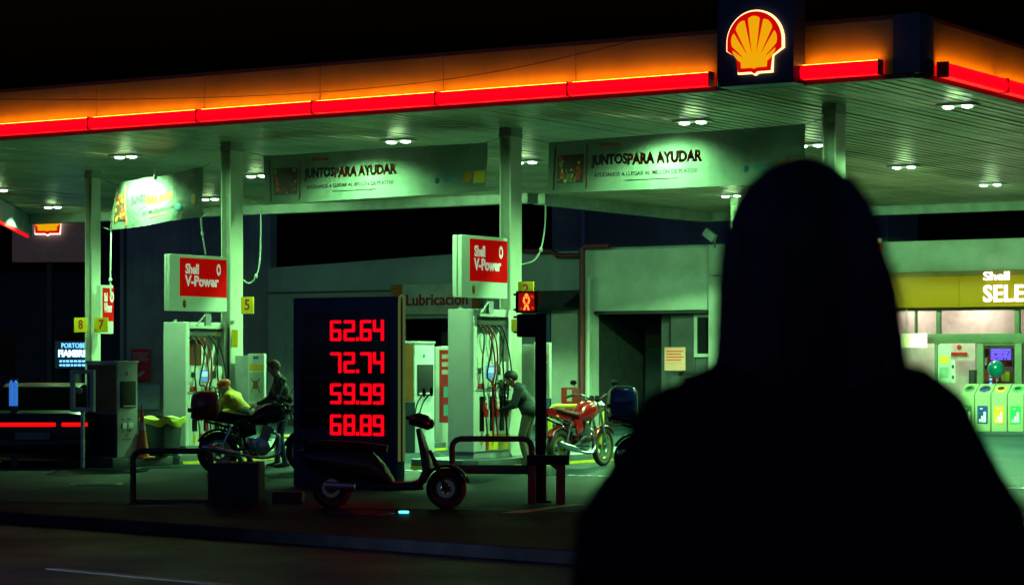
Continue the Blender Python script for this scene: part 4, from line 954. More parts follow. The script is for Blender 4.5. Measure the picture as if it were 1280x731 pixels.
def banner(c4, label, words, art=True, amp=.03, seed=1, hot=None, sc=1.0):
    (p00, Y0), (p10, Y1), p11, p01 = c4
    A = at(*p00, Y0); Bq = at(*p10, Y1); Cq = at(*p11, Y1); D = at(*p01, Y0)
    base = A.copy(); d = (Bq-A); rz = math.atan2(d.y, d.x)
    t = thing('hanging_banner', label, 'banner', (A.x, A.y, min(D.z, Cq.z)), rz, 'charity banners hanging under the canopy')
    Mi = (Matrix.Translation(t.location) @ Matrix.Rotation(rz, 4, 'Z')).inverted()
    A, Bq, Cq, D = [Mi @ p for p in (A, Bq, Cq, D)]
    f = ribbon(A, Bq, Cq, D, amp=amp, seed=seed)
    nx, nz = 60, 12; vs = []; m = MB()
    for j in range(nz+1):
        for i in range(nx+1):
            p, o = f(i/nx, j/nz); vs.append((p.x, p.y+o, p.z))
    m.add(vs, [(j*(nx+1)+i, j*(nx+1)+i+1, (j+1)*(nx+1)+i+1, (j+1)*(nx+1)+i) for j in range(nz) for i in range(nx)])
    cl = m.build('cloth', bancloth, t, smooth=80); pass
    W = (Bq-A).length; H = (D-A).length
    def warp(o, u0, v0, ht):                       # lays flat lettering on the waving cloth; text built round origin in xz
        for v in o.data.vertices:
            uu = u0 + v.co.x/W; vv = v0 - v.co.z/H
            p, of = f(min(max(uu,0),1), min(max(vv,0),1)); v.co = (p.x, p.y+of-.008+v.co.y, p.z)
        return o
    for s, u0, v0, hh, mm_, bo, wd in words:
        if s == '#':
            o = MB(); o.box(-wd*W/2, wd*W/2, -.001, .001, -hh*H/2, hh*H/2); o2 = MB()
            n = 10
            for i in range(n): o2.box(-wd*W/2+wd*W*i/n, -wd*W/2+wd*W*(i+1)/n, -.001, .001, -hh*H/2, hh*H/2)
            warp(o2.build('print_block', mm_, t), u0, v0, hh); continue
        if s == 'o':
            o = MB(); o.ell((0,0,0), (wd*W/2,.002,hh*H/2), 14, 6); warp(o.build('printed_logo', mm_, t), u0, v0, hh); continue
        o = text(s, hh*H, mm_, t, (0,0,0), bold=bo, ex=.0015)
        xs = [v.co.x for v in o.data.vertices]; k = wd*W/(max(xs)-min(xs)); mid = (max(xs)+min(xs))/2
        for v in o.data.vertices: v.co.x = (v.co.x-mid)*k
        warp(o, u0, v0, hh)
    if art:                                         # food picture with torn edges at the left end
        o = MB(); cl_ = [mat('art_red', (.75,.06,.04), .5), mat('art_green', (.12,.34,.12), .5), mat('art_yellow', (.85,.50,.06), .5), mat('art_dark', (.10,.05,.04), .5)]
        rr = random.Random(seed+5)
        o.cur = 3; o.box(-.055*W, .055*W, 0, .002, -.30*H, .25*H)
        for k in range(46):
            o.cur = rr.choice((0,0,0,2,1,2)); cx2, cz2 = rr.uniform(-.045,.045)*W, rr.uniform(-.26,.22)*H; o.ell((cx2, -.002-.0001*k, cz2), (rr.uniform(.015,.04), .0015, rr.uniform(.02,.055)), 8, 5)
        for s in (-1, 1):
            o.cur = 3 if s < 0 else 0
            o.tube([(s*.068*W+.01*math.sin(k*2.3), -.002, H*(.42-.12*k)) for k in range(8)], .012, 4)
        warp(o.build('food_picture', cl_, t), .095, .52, 1)
    # cords at the corners
    m = MB()
    for P, e in ((A, -.25), (Bq, .25), (D, -.25), (Cq, .25)): m.tube([P, P+Vector((e, 0, .06))], .006, 5)
    m.build('tie_cord', mat('grey_cord', (.2,.22,.2), .6), t)
    return t
gy = mat('green_yellow_line', (.30,.42,.04), .5, vary=0); cy_ = mat('cyan_print', (.02,.30,.42), .5, vary=0); or_ = mat('orange_print', (.50,.20,.01), .5, vary=0)
bant = mat('banner_dark_letter', (.035,.03,.04), .5, vary=0)
WORDS = [('JUNTOS',.255,.42,.26,bant,.045,.145),('PARA AYUDAR',.470,.44,.27,redtext,.055,.285),('AYUDANOS A LLEGAR AL MILLÓN DE PLATOS!',.395,.70,.105,bant,.025,.40),
 ('Shell V-Power',.26,.13,.10,redtext,.02,.08),('#',.42,.82,.02,gy,0,.20),('o',.785,.72,.13,cy_,0,.022),('#',.845,.72,.05,cy_,0,.06),('#',.83,.60,.01,bluet,0,.09),
 ('o',.92,.68,.24,or_,0,.038),('#',.972,.70,.25,mat('banner_yellow', (.55,.36,.02), .5, vary=0),0,.05)]
YB = 38.6
banner([((330,195),39.0),((608,178),37.0),(608,239),(330,256)], 'long charity banner hanging between the two middle columns', WORDS, seed=2, amp=.06)
banner([((684,178),36.2),((1008,155),33.9),(1008,228),(684,242)], 'long charity banner hanging right of the middle column above the person', WORDS, seed=4, amp=.06)
W3 = [('JUNTOS',.30,.42,.22,bant,.025,.17),('PARA AYUDAR',.52,.47,.23,redtext,.03,.34),('AL MILLÓN DE PLATOS',.52,.72,.10,bant,.012,.42),('#',.52,.82,.02,gy,0,.30),('o',.78,.74,.14,cy_,0,.06),('o',.92,.62,.22,or_,0,.045)]
b3t = banner([((143,230),42.5),((254,209),40.4),(253,271),(139,288)], 'short tilted charity banner with a bright light patch at left', W3, seed=9, amp=.10)
lamp('SPOT', 'banner_flood', b3t, (.95,-1.3,-.45), 26, (.9,1,.8), .05, R(40), .9, (R(118),0,R(-8)))
MB().box(.87,1.03,-1.42,-1.28,-.55,-.45).build('spot_housing', black, b3t) if False else None

# hanging ropes
for i, (pts, Y, lab) in enumerate([
    ([(194,203),(194,222)], 41.2, 'short straight cord holding the tilted banner'),
    ([(139,287),(138,350),(139,372)], 42.5, 'white rope dangling below the tilted banner beside the leftmost column'),
    ([(251,272),(253,292),(257,318)], 40.4, 'thin white rope hanging over the left fuel sign'),
    ([(326,262),(325,322),(320,345),(312,354),(304,350)], 39.3, 'white rope looping to the left pump column from the beam'),
    ([(682,256),(681,285),(676,312),(667,326),(651,331)], 37.3, 'white rope looping to the middle column below the right banner')]):
    P = [at(x, y, Y) for x, y in pts]; o0 = P[-1].copy()
    t = thing('hanging_rope', lab, 'rope', o0, 0, 'loose ropes under the canopy')
    PP = [p-o0 for p in P]; PP[0] = PP[0]+Vector((0,0,.0))
    MB().tube(spline(PP, 6), .014, 6).build('rope', mat('pale_rope', (.5,.56,.5), .7), t, smooth=60)
    MB().ell(tuple(PP[len(PP)//2]), (.03,.03,.04)).build('knot', mat('pale_rope', (.5,.56,.5)), t, smooth=60)
wr = thing('overhead_cable', 'thin dark cable crossing in front of the glowing fascia', 'cable', (0,0,0), 0)
MB().tube(spline([at(-20,124,28), at(180,124,28), at(420,114,27.5), at(640,86,27), at(900,22,26.5), at(1100,-40,26)], 10), .0035, 5).build('cable', darkm, wr)
# floodlight on garage roof, wall camera
q = at(889, 296, 57); wf_ = thing('roof_floodlight', 'small floodlight on the workshop roof edge by the person', 'floodlight', q, TH)
MB().box(-.2,.12,-.1,.05,-.08,.12, Matrix.Rotation(R(35),4,'Y')).build('head', greyp, wf_, bevel=.02); MB().tube([(.1,0,-.25),(.1,0,.05)], .025, 6).build('bracket', darkm, wf_)

# ------------------------------------------------------------------ vehicles
def wheel(parent, x, r, tw, rimc, y=0, spokes=5):
    w_ = MB(); n = 32; rr = r-tw*.5
    rings = []
    for i in range(n):
        a_ = 2*math.pi*i/n; c = Vector((x+rr*math.cos(a_), y, r+rr*math.sin(a_))); rad = Vector((math.cos(a_),0,math.sin(a_)))
        rings.append([c + rad*math.cos(b_)*tw*.55 + Vector((0,1,0))*math.sin(b_)*tw*.5 for b_ in [2*math.pi*j/10 for j in range(10)]])
    vs = [p for g_ in rings for p in g_]
    w_.add(vs, [(i*10+j, ((i+1) % n)*10+j, ((i+1) % n)*10+(j+1) % 10, i*10+(j+1) % 10) for i in range(n) for j in range(10)])
    o = w_.build('wheel', rubber, parent, smooth=60)
    m = MB(); m.wheelring((x, y, r), r-tw*1.35, r-tw*.95, tw*.3, 28)
    m.cyl((x, y-tw*.6, r), (x, y+tw*.6, r), .045, n=14)
    for i in range(spokes):
        a_ = 2*math.pi*i/spokes+.3; d = Vector((math.cos(a_),0,math.sin(a_))); c = Vector((x,y,r)); m.tube([c+d*.03, c+d*(r-tw*1.1)], .014, 6)
    m.build('rim', rimc, o)
    m = MB(); m.wheelring((x, y-tw*.62, r), r*.28, r*.46, .003, 24); m.build('brake_disc', steel, o)
    return o
def motorcycle(loc, rz, label, body, seatm, box=None, bz=0, bs=1.0, bright=chrome, rimc=None, boxcol=None):
    t = thing('motorcycle', label, 'motorcycle', loc, rz, 'motorcycles on the forecourt')
    r = .295; xr, xf = -.64, .66; rimc = rimc or steel
    wheel(t, xr, r, .11, rimc); wheel(t, xf, r, .085, rimc)
    m = MB()
    m.tube(spline([(xf-.27,0,.95),(xf-.36,0,.72),(.16,0,.36),(-.10,0,.26),(-.22,0,.36),(-.27,0,.55)],5), .02, 8)
    m.tube([(xf-.27,0,.95),(.0,0,.80),(-.30,0,.70),(-.85,0,.78)], .02, 8)
    for s in (-1, 1):
        m.tube([(xr,s*.10,r),(-.20,s*.09,.36)], .02, 8); m.tube([(-.27,s*.08,.60),(-.82,s*.09,.74)], .014, 6)
    m.build('frame', black, t, smooth=60)
    m = MB()
    for s in (-1, 1): m.tube([(xf,s*.075,r),(xf-.09,s*.075,.52),(xf-.24,s*.075,.92)], [.026,.026,.018], 10)
    m.build('fork', bright, t, smooth=60)
    m = MB()
    for s in (-1, 1): m.tube([(xr+.0,s*.12,r+.02),(xr+.16,s*.12,.68)], .022, 8); m.tube([(xr+.02+.018*k*0,s*.12,r+.1+.03*k) for k in range(2)], .034, 8)
    m.build('shock', bright, t, smooth=60)
    # tank
    rings = []
    for x, hw, z0, z1 in ((-.17,.075,.70,.80),(-.08,.11,.68,.90),(.06,.135,.68,.98),(.20,.145,.70,1.01),(.32,.12,.74,.97),(.38,.07,.80,.90)):
        zc, hh = (z0+z1)/2, (z1-z0)/2
        rings.append([(x, hw*math.copysign(abs(math.cos(a_))**.75, math.cos(a_)), zc+hh*math.copysign(abs(math.sin(a_))**.75, math.sin(a_))) for a_ in [2*math.pi*i/20 for i in range(20)]])
    m = MB(); m.loft(rings); m.build('tank', body, t, smooth=50)
    MB().cyl((.17,0,1.005),(.17,0,1.025),.035, n=14).build('tank_cap', bright, t)
    rings = []
    for x, hw, zc, hh in ((-.18,.09,.80,.04),(-.32,.13,.80,.05),(-.55,.12,.83,.055),(-.75,.10,.87,.05),(-.86,.05,.88,.03)):
        rings.append([(x, hw*math.cos(a_), zc+hh*math.sin(a_)) for a_ in [2*math.pi*i/16 for i in range(16)]])
    m = MB(); m.loft(rings); m.build('seat', seatm, t, smooth=50)
    m = MB(); 
    for s in (-1,1): m.prism([(-.28,.50),(-.10,.55),(-.12,.70),(-.36,.74)], 'xz', s*.10-.015, s*.10+.015)
    m.loft([[(x, y*hw, zc+z*.05) for y, z in ((-1,-1),(1,-1),(1,1),(-1,1))] for x, hw, zc in ((-.40,.09,.74),(-.75,.08,.80),(-.98,.04,.86))])
    m.build('side_cover', body, t, bevel=.012)
    def fender(x, a0, a1, rr, hw, name, mm_):
        vs = []; n = 12; q_ = 5
        for i in range(n+1):
            a_ = R(a0+(a1-a0)*i/n)
            for j in range(q_):
                s = (j/(q_-1)*2-1); ra = rr-.025*s*s; vs.append((x+ra*math.cos(a_), s*hw, r+ra*math.sin(a_)))
        o = MB().add(vs, [(i*q_+j, i*q_+j+1, (i+1)*q_+j+1, (i+1)*q_+j) for i in range(n) for j in range(q_-1)]).build(name, mm_, t, smooth=60)
        so = o.modifiers.new('th','SOLIDIFY'); so.thickness = .006
    fender(xf, 35, 165, r+.045, .065, 'front_fender', body); fender(xr, 20, 150, r+.05, .07, 'rear_fender', body)
    # engine
    m = MB(); m.cyl((-.02,-.13,.36),(-.02,.13,.36),.115, n=20); m.box(-.22,.02,-.10,.10,.30,.50); m.build('crankcase', bright, t, bevel=.015)
    m = MB(); M_ = Matrix.Translation((.03,0,.46)) @ Matrix.Rotation(R(18),4,'Y')
    m.box(-.055,.055,-.065,.065,0,.22, M_)
    for k in range(6): m.box(-.085,.085,-.095,.095,.03+k*.03,.042+k*.03, M_)
    m.build('cylinder', steel, t)
    m = MB(); m.tube(spline([(.13,-.05,.60),(.24,-.09,.50),(.20,-.13,.28),(-.02,-.15,.22),(-.35,-.16,.27)],6), .022, 8); m.tube([(-.33,-.16,.27),(-.42,-.165,.29),(-.86,-.17,.38),(-.92,-.17,.39)], [.028,.048,.052,.03], 12)
    m.build('exhaust', chrome, t, smooth=60)
    m = MB(); m.ell((xf-.14,0,.90),(.09,.10,.10),18,12); hl = m.build('headlight', bright, t, smooth=60); MB().ell((xf-.065,0,.90),(.03,.085,.085),16,8).build('lens', darkglass, hl, smooth=60)
    m = MB(); m.tube(spline([(xf-.40,-.36,1.06),(xf-.30,-.24,1.10),(xf-.25,-.08,1.02),(xf-.25,.08,1.02),(xf-.30,.24,1.10),(xf-.40,.36,1.06)],4), .012, 8); hb = m.build('handlebar', bright, t, smooth=60)
    for s in (-1, 1):
        MB().tube([(xf-.43,s*.40,1.045),(xf-.34,s*.30,1.085)], .02, 8).build('grip', rubber, hb)
        MB().tube([(xf-.33,s*.28,1.10),(xf-.27,s*.34,1.24)], .006, 6).build('mirror_stem', black, hb); MB().ell((xf-.27,s*.36,1.27),(.015,.06,.04),12,8).build('mirror', black, hb, smooth=60)
        MB().ell((xf-.12,s*.17,.86),(.035,.03,.025),10,6).build('indicator', orange, t, smooth=60)
        MB().ell((-.90,s*.14,.78),(.035,.03,.025),10,6).build('indicator', orange, t, smooth=60)
        MB().tube([(-.16,s*.1,.33),(-.16,s*.25,.33)], .013, 6).build('footpeg', rubber, t)
    m = MB(); m.cyl((xf-.27,-.05,1.0),(xf-.24,-.05,1.06),.04,n=14); m.cyl((xf-.27,.05,1.0),(xf-.24,.05,1.06),.04,n=14); m.build('gauge', black, t)
    MB().box(-1.02,-.98,-.06,.06,.78,.85).build('tail_light', mat('tail_lamp_off', (.25,.01,.01), .2, vary=0), t, bevel=.01)
    MB().tube([(-.12,.10,.30),(-.16,.24,.02)], .012, 6).build('kickstand', black, t)
    if box:
        bx = MB(); x_ = -.82
        rings = []
        for z, f in ((.93,.86),(.97,1.0),(1.12,1.04),(1.24,.98),(1.30,.80),(1.325,.4)):
            z += bz; rings.append([(x_+.22*bs*f*math.copysign(abs(math.cos(a_))**.6, math.cos(a_)), .23*bs*f*math.copysign(abs(math.sin(a_))**.6, math.sin(a_)), z) for a_ in [2*math.pi*i/24 for i in range(24)]])
        bx.loft(rings); bo = bx.build('top_box', boxcol, t, smooth=50)
        MB().box(x_-.23,x_-.21,-.12,.12,1.02+bz,1.08+bz).build('reflector', mat('tail_lamp_off', (.25,.01,.01)), bo)
        MB().tube([(-.62,0,.84),(x_,0,.92+bz),(x_-.12,0,.92+bz)], .02, 6).build('rack', black, t)
    return t
darkbody = mat('black_gloss_paint', (.012,.012,.015), .22, vary=.05, coat=.1, spec=.3)
maroon = mat('maroon_seat', (.10,.008,.018), .7, spec=.15)
V = TH + R(90)
q = gnd(698, 586); 
motorcycle((q.x+.64*math.cos(V), q.y+.64*math.sin(V), 0), V, 'glossy red motorcycle with chrome engine behind the signal pole', redp, maroon, rimc=mat('yellow_rim', (.35,.28,.05), .3, metal=.5))
q = gnd(273, 592)
motorcycle((q.x+.62*math.cos(R(22)), q.y+.62*math.sin(R(22))+.1, 0), R(22), 'black motorcycle with glossy dark red top box beside the left pump', darkbody, black, True, -.15, .86, boxcol=mat('dark_red_box', (.20,.006,.006), .18, vary=.05, coat=.5))
q = gnd(780, 600)
motorcycle((q.x+.80*math.cos(R(8)), q.y+.80*math.sin(R(8)), 0), R(8), 'black motorcycle with glossy blue top box half hidden behind the person', darkbody, black, True, -.06, .86, boxcol=mat('dark_blue_box', (.01,.04,.16), .14, vary=.05, coat=.6))

def scooter(loc, rz, label):
    t = thing('scooter', label, 'scooter', loc, rz)
    r = .215; xr, xf = -.62, .62
    wheel(t, xr, r, .10, darkm, spokes=6); wheel(t, xf, r, .09, darkm, spokes=6)
    m = MB()
    for s in (-1,1): m.tube([(xf,s*.07,r),(xf-.10,s*.07,.45),(xf-.18,0,.62)], .02, 8)
    m.build('fork', black, t, smooth=60)
    def sec(x, hw, zc, hh, p=.7): return [(x, hw*math.copysign(abs(math.cos(a_))**p, math.cos(a_)), zc+hh*math.copysign(abs(math.sin(a_))**p, math.sin(a_))) for a_ in [2*math.pi*i/18 for i in range(18)]]
    m = MB(); m.loft([sec(-.98,.07,.58,.04), sec(-.85,.15,.54,.12), sec(-.5,.19,.49,.16), sec(-.2,.17,.45,.18), sec(-.05,.15,.36,.12), sec(.05,.15,.26,.05)]); m.build('rear_body', darkbody, t, smooth=50)
    m = MB(); m.loft([sec(-.15,.17,.24,.05), sec(.25,.17,.24,.05), sec(.38,.16,.27,.07)]); m.build('floorboard', darkbody, t, smooth=50)
    sh = [(xf-.26,.22),(xf-.16,.42),(xf-.20,.62),(xf-.28,.86),(xf-.32,.86),(xf-.27,.62),(xf-.24,.42),(xf-.33,.22)]
    m = MB(); m.loft([[(x_, s*.20*(1-.35*max(0,z_-.6)/.3), z_) for x_, z_ in sh] for s in (-1,1)]); m.build('front_shield', darkbody, t, bevel=.03)
    vs = []; n = 12
    for i in range(n+1):
        a_ = R(15+150*i/n)
        for j in range(5): s = j/4*2-1; ra = r+.05-.03*s*s; vs.append((xf+ra*math.cos(a_), s*.075, r+ra*math.sin(a_)))
    o = MB().add(vs, [(i*5+j, i*5+j+1, (i+1)*5+j+1, (i+1)*5+j) for i in range(n) for j in range(4)]).build('front_fender', darkbody, t, smooth=60); so = o.modifiers.new('th','SOLIDIFY'); so.thickness = .006
    m = MB(); m.loft([sec(-.92,.08,.68,.03), sec(-.7,.14,.69,.045), sec(-.3,.15,.67,.045), sec(-.02,.10,.64,.04)]); m.build('seat', black, t, smooth=50)
    m = MB(); m.loft([sec(xf-.40,.06,.95,.05), sec(xf-.30,.14,.95,.08), sec(xf-.20,.11,.92,.08), sec(xf-.15,.06,.90,.04)]); hc = m.build('handlebar_cover', darkbody, t, smooth=50)
    MB().ell((xf-.16,0,.91),(.03,.07,.05),14,8).build('headlight', darkglass, hc, smooth=60)
    m = MB(); m.tube([(xf-.36,-.34,.98),(xf-.30,-.1,.97),(xf-.30,.1,.97),(xf-.36,.34,.98)], .014, 8); m.build('handlebar', black, t)
    for s in (-1,1):
        MB().tube([(xf-.38,s*.38,.98),(xf-.34,s*.26,.98)], .02, 8).build('grip', rubber, t)
        MB().tube(spline([(xf-.32,s*.22,1.0),(xf-.28,s*.30,1.14),(xf-.22,s*.36,1.22)],4), .008, 6).build('mirror_stem', black, t); MB().ell((xf-.20,s*.38,1.25),(.02,.07,.05),12,8).build('mirror', black, t, smooth=60)
    MB().tube([(xr-.05,-.15,.25),(-.35,-.16,.24)], [.05,.035], 10).build('exhaust', steel, t)
    m = MB(); m.tube([(-.80,-.14,.68),(-1.02,-.12,.74),(-1.02,.12,.74),(-.80,.14,.68)], .014, 8); m.build('grab_rail', black, t, smooth=60)
    return t
q = gnd(558, 635)
sa_ = R(-4); scooter((q.x-.62*math.cos(sa_), q.y-.62*math.sin(sa_), .0), sa_, 'dark scooter parked in front of the price board')

def car(loc, rz, label, head=0, tail=0):
    t = thing('car', label, 'car', loc, rz)
    cp = mat('dark_car_paint', (.010,.012,.020), .30, vary=.03, coat=.1, spec=.3)
    def sec(y, hw, z0, z1, p=.35):
        return [(hw*math.copysign(abs(math.cos(a_))**p, math.cos(a_)), y, (z0+z1)/2+(z1-z0)/2*math.copysign(abs(math.sin(a_))**p, math.sin(a_))) for a_ in [2*math.pi*i/32 for i in range(32)]]
    m = MB(); m.loft([sec(-2.15,.70,.35,.80), sec(-2.10,.84,.28,.95), sec(-1.95,.88,.24,1.0), sec(-1.2,.90,.22,.98), sec(0,.90,.20,.93), sec(1.0,.90,.22,.90), sec(1.7,.88,.24,.84), sec(2.05,.80,.28,.72), sec(2.15,.66,.34,.62)]); m.build('body', cp, t, smooth=40)
    m = MB(); m.loft([sec(-1.85,.62,.95,1.02,.5), sec(-1.3,.66,.93,1.36,.5), sec(-.8,.66,.9,1.45,.5), sec(.1,.66,.9,1.44,.5), sec(.9,.64,.88,.98,.5)]); m.build('greenhouse', mat('tinted_glass', (.004,.004,.005), .9, vary=0, spec=.0), t, smooth=40)
    m = MB(); m.loft([sec(-1.25,.58,1.365,1.40,.5), sec(-.8,.60,1.42,1.468,.5), sec(.1,.59,1.41,1.458,.5), sec(.35,.50,1.34,1.37,.5)]); m.build('roof', cp, t, smooth=40)
    for x in (-.82, .82):
        for y in (-1.32, 1.35):
            o = MB(); n = 28
            o.tube([(x-.09,y,.31),(x+.09,y,.31)], .31, n); w_ = o.build('wheel', rubber, t, bevel=.03); o = MB(); o.tube([(x-.1,y,.31),(x+.1,y,.31)], .19, 20); o.build('rim', steel, w_)
    tl = mat('tail_lamp_lit', (.5,.01,.01), .3, vary=0, em=(1,.002,.002), ems=1.3)
    for x0, x1 in ((-.84,.33),(.42,.80)): MB().box(x0, x1, -2.16, -2.09, .72, .79).build('tail_light', tl, t, bevel=.01)
    MB().box(-.86,.86,-2.20,-2.08,.34,.50).build('bumper', cp, t, bevel=.03)
    MB().box(-.26,.26,-2.215,-2.20,.50,.62).build('number_plate_blank', mat('dim_plate', (.2,.2,.22), .5), t)
    for s in (-1,1): MB().ell((s*.98,.55,.98),(.10,.06,.07),12,8).build('door_mirror', cp, t, smooth=60)
    MB().box(.905,.915,-1.6,1.5,.52,.56).build('side_trim', chrome, t)
    hl = mat('headlamp_lit', (.8,.85,.9), .3, vary=0, em=(.6,.75,1), ems=4.0 if head else 0) if head else mat('headlamp_glass', (.4,.42,.45), .15, vary=0)
    for s in (-1,1):
        h_ = MB().ell((s*.66,2.06,.62),(.16,.09,.08),14,8).build('headlight', hl, t, smooth=60)
        if head: lamp('SPOT', 'added_head_beam', h_, (s*.66,2.25,.62), head, (.42,.62,1), .08, R(64), .9, (R(86),0,0))
        if tail: lamp('SPOT', 'added_tail_glow', t, (s*.6,-2.25,.75), tail, (1,.02,.02), .15, R(62), .9, (R(-84),0,0))
    return t
car((-10.5, 18.6, -.09), R(-90), 'unseen dark car added outside the left edge so its white headlights light the road', head=450)  # added stand-in for passing traffic, lights the dark road
car((9.8, 22.6, -.0), R(-90), 'unseen dark car added outside the right edge so its red tail lights redden the road', tail=700)  # added out of view to throw red light over road and pavement
q = gnd(28, 585); lc = car((q.x, q.y+2.2, 0), R(4), 'low dark car with glowing red tail light bar at the left edge'); lc.scale = (1, 1, .86)

# ------------------------------------------------------------------ people
def person(label, loc, rz, J, mats, vox=.012, hands=True, hs=1.0):
    """J: joints in local coords, facing +x. Body grown as one remeshed surface."""
    t = thing('person', label, 'person', loc, rz)
    caps = []
    def cap(a, b, ra, rb, mi): caps.append((Vector(a), Vector(b), ra, rb, mi))
    SK, TOP, LEG, SHOE = 0, 1, 2, 3
    H = Vector(J['head']); N = Vector(J['neck']); C = Vector(J['chest']); Pv = Vector(J['pelvis']); fwd = Vector(J.get('face', (1,0,0))).normalized()
    up = (H-N).normalized(); side = up.cross(fwd).normalized()
    cap(H+up*.025, H-up*.02+fwd*.01, .088*hs, .078*hs, SK); cap(H-up*.05+fwd*.03, H-up*.085+fwd*.035, .058*hs, .048*hs, SK)
    cap(N, H-up*.06, .055, .052, SK)
    cap(H+fwd*.088*hs-up*.005, H+fwd*.108*hs-up*.03, .010, .014, SK)
    for s in (-1,1): cap(H+side*s*.082*hs-up*.0, H+side*s*.088*hs-up*.04, .016, .012, SK)
    L_sh, R_sh = Vector(J['shL']), Vector(J['shR'])
    cap(N-up*.02, C, .075, .12, TOP); cap(L_sh, R_sh, .068, .068, TOP); cap(C+(L_sh-R_sh)*.16, C-(L_sh-R_sh)*.16, .125, .125, TOP)
    cap(C*.6+Pv*.4, Pv, .125, .13, TOP); cap(C, C*.5+Pv*.5, .13, .12, TOP); cap(N, L_sh, .05, .065, TOP); cap(N, R_sh, .05, .065, TOP)
    hw = (L_sh-R_sh).normalized()
    cap(Pv+hw*.07, Pv-hw*.07, .13, .13, J.get('hipmat', TOP))
    for S in 'LR':
        sh, el, wr_ = Vector(J['sh'+S]), Vector(J['el'+S]), Vector(J['wr'+S])
        am = J.get('arm', 1.0)
        cap(sh, el, .062*am, .047*am, TOP); cap(el, wr_, .045*am, .032*am, TOP if J.get('sleeve', True) else SK)
        d = (wr_-el).normalized(); o = d.cross(Vector(J.get('palm', (0,0,1)))); o = (o if o.length > .1 else d.cross(Vector((0,1,0)))).normalized(); p2 = d.cross(o).normalized()
        k0 = wr_+d*.03; cap(wr_, k0+d*.045, .028, .034, SK)
        if hands:
            for i, (off, ln_) in enumerate(((-.030,.068),(-.010,.078),(.010,.074),(.029,.058))):
                b0 = k0+d*.06+o*off; b1 = b0+d*ln_*.5+p2*.008+o*off*.25; b2_ = b1+d*ln_*.38+p2*.028
                cap(b0, b1, .0095, .009, SK); cap(b1, b2_, .009, .0075, SK)
            cap(k0-o*.022+p2*.006, k0-o*.055+d*.04+p2*.02, .012, .010, SK); cap(k0-o*.055+d*.04+p2*.02, k0-o*.058+d*.07+p2*.03, .010, .008, SK)
        hp, kn_, an = Vector(J['hp'+S]), Vector(J['kn'+S]), Vector(J['an'+S])
        cap(hp, kn_, .088, .058, LEG); cap(kn_, kn_*.6+an*.4, .056, .058, LEG); cap(kn_*.6+an*.4, an, .058, .042, LEG)
        fd = Vector(J.get('foot', (1,0,0))); cap(an-Vector((0,0,.045))-fd*.04, an-Vector((0,0,.05))+fd*.06, .042, .042, SHOE); cap(an-Vector((0,0,.05))+fd*.05, an-Vector((0,0,.062))+fd*.15, .042, .03, SHOE)
    m = MB()
    for a, b, ra, rb, mi in caps:
        d = b-a; n = 5 if d.length > .1 else 2
        if d.length < 1e-5: continue
        pts = [a+d*i/n for i in range(n+1)]; rs = [ra+(rb-ra)*i/n for i in range(n+1)]
        nd = d.normalized(); pre = [a-nd*ra*f for f in (.99,.87,.5)]; prr = [ra*math.sqrt(max(0,1-f*f)) for f in (.99,.87,.5)]
        post = [b+nd*rb*f for f in (.5,.87,.99)]; por = [rb*math.sqrt(max(0,1-f*f)) for f in (.5,.87,.99)]
        m.tube(pre+pts+post, prr+rs+por, 14)
    me = bpy.data.meshes.new('b'); me.from_pydata(m.v, [], m.f); ob = bpy.data.objects.new('b', me); COL.objects.link(ob)
    rm = ob.modifiers.new('r','REMESH'); rm.mode = 'VOXEL'; rm.voxel_size = vox
    sm = ob.modifiers.new('s','SMOOTH'); sm.iterations = 3; sm.factor = .5
    dg = bpy.context.evaluated_depsgraph_get(); dg.update(); me2 = bpy.data.meshes.new_from_object(ob.evaluated_get(dg)); bpy.data.objects.remove(ob)
    nf = len(me2.polygons); cen = np.empty(nf*3); me2.polygons.foreach_get('center', cen); cen = cen.reshape(-1,3)
    best = np.full(nf, 1e9); idx = np.zeros(nf, dtype=np.int32)
    for a, b, ra, rb, mi in caps:
        a_, b_ = np.array(a), np.array(b); d = b_-a_; l2 = max(d@d, 1e-9)
        tt = np.clip(((cen-a_)@d)/l2, 0, 1); dist = np.linalg.norm(cen-(a_+tt[:,None]*d), axis=1)-(ra+(rb-ra)*tt)
        w_ = dist < best; best[w_] = dist[w_]; idx[w_] = mi
    for mm_ in mats: me2.materials.append(mm_)
    me2.polygons.foreach_set('material_index', idx); me2.polygons.foreach_set('use_smooth', [True]*nf)
    bo = bpy.data.objects.new('body', me2); COL.objects.link(bo); bo.parent = t
    ey = MB()
    for s in (-1,1): ey.ell(tuple(H+fwd*.083*hs+side*s*.032+up*.012), (.011,.011,.008), 8, 6)
    ey.build('eyes', blackt, bo)
    return t, H, up, fwd, side
def hairmesh(t, H, up, fwd, side, m_, k=1.0, back=.0):
    o = MB(); Rm = Matrix((fwd, side, up)).transposed().to_4x4(); Mx = Matrix.Translation(H) @ Rm
    o.ell((-.018,0,.022), (.098*k,.097*k,.102*k), 20, 14, Mx); o.build('hair', m_, t, smooth=60)
skin = mat('skin', (.42,.22,.15), .5, vary=.05); hair_d = mat('dark_hair', (.018,.012,.010), .55, vary=.2, vscale=40)
jean = mat('blue_jeans', (.02,.045,.12), .8, vary=.15, vscale=12, bump=.3, bscale=200); dkj = mat('dark_green_jacket', (.006,.010,.012), .75, vary=.15, bump=.3, bscale=90)
shoe = mat('dark_shoes', (.02,.02,.022), .6)
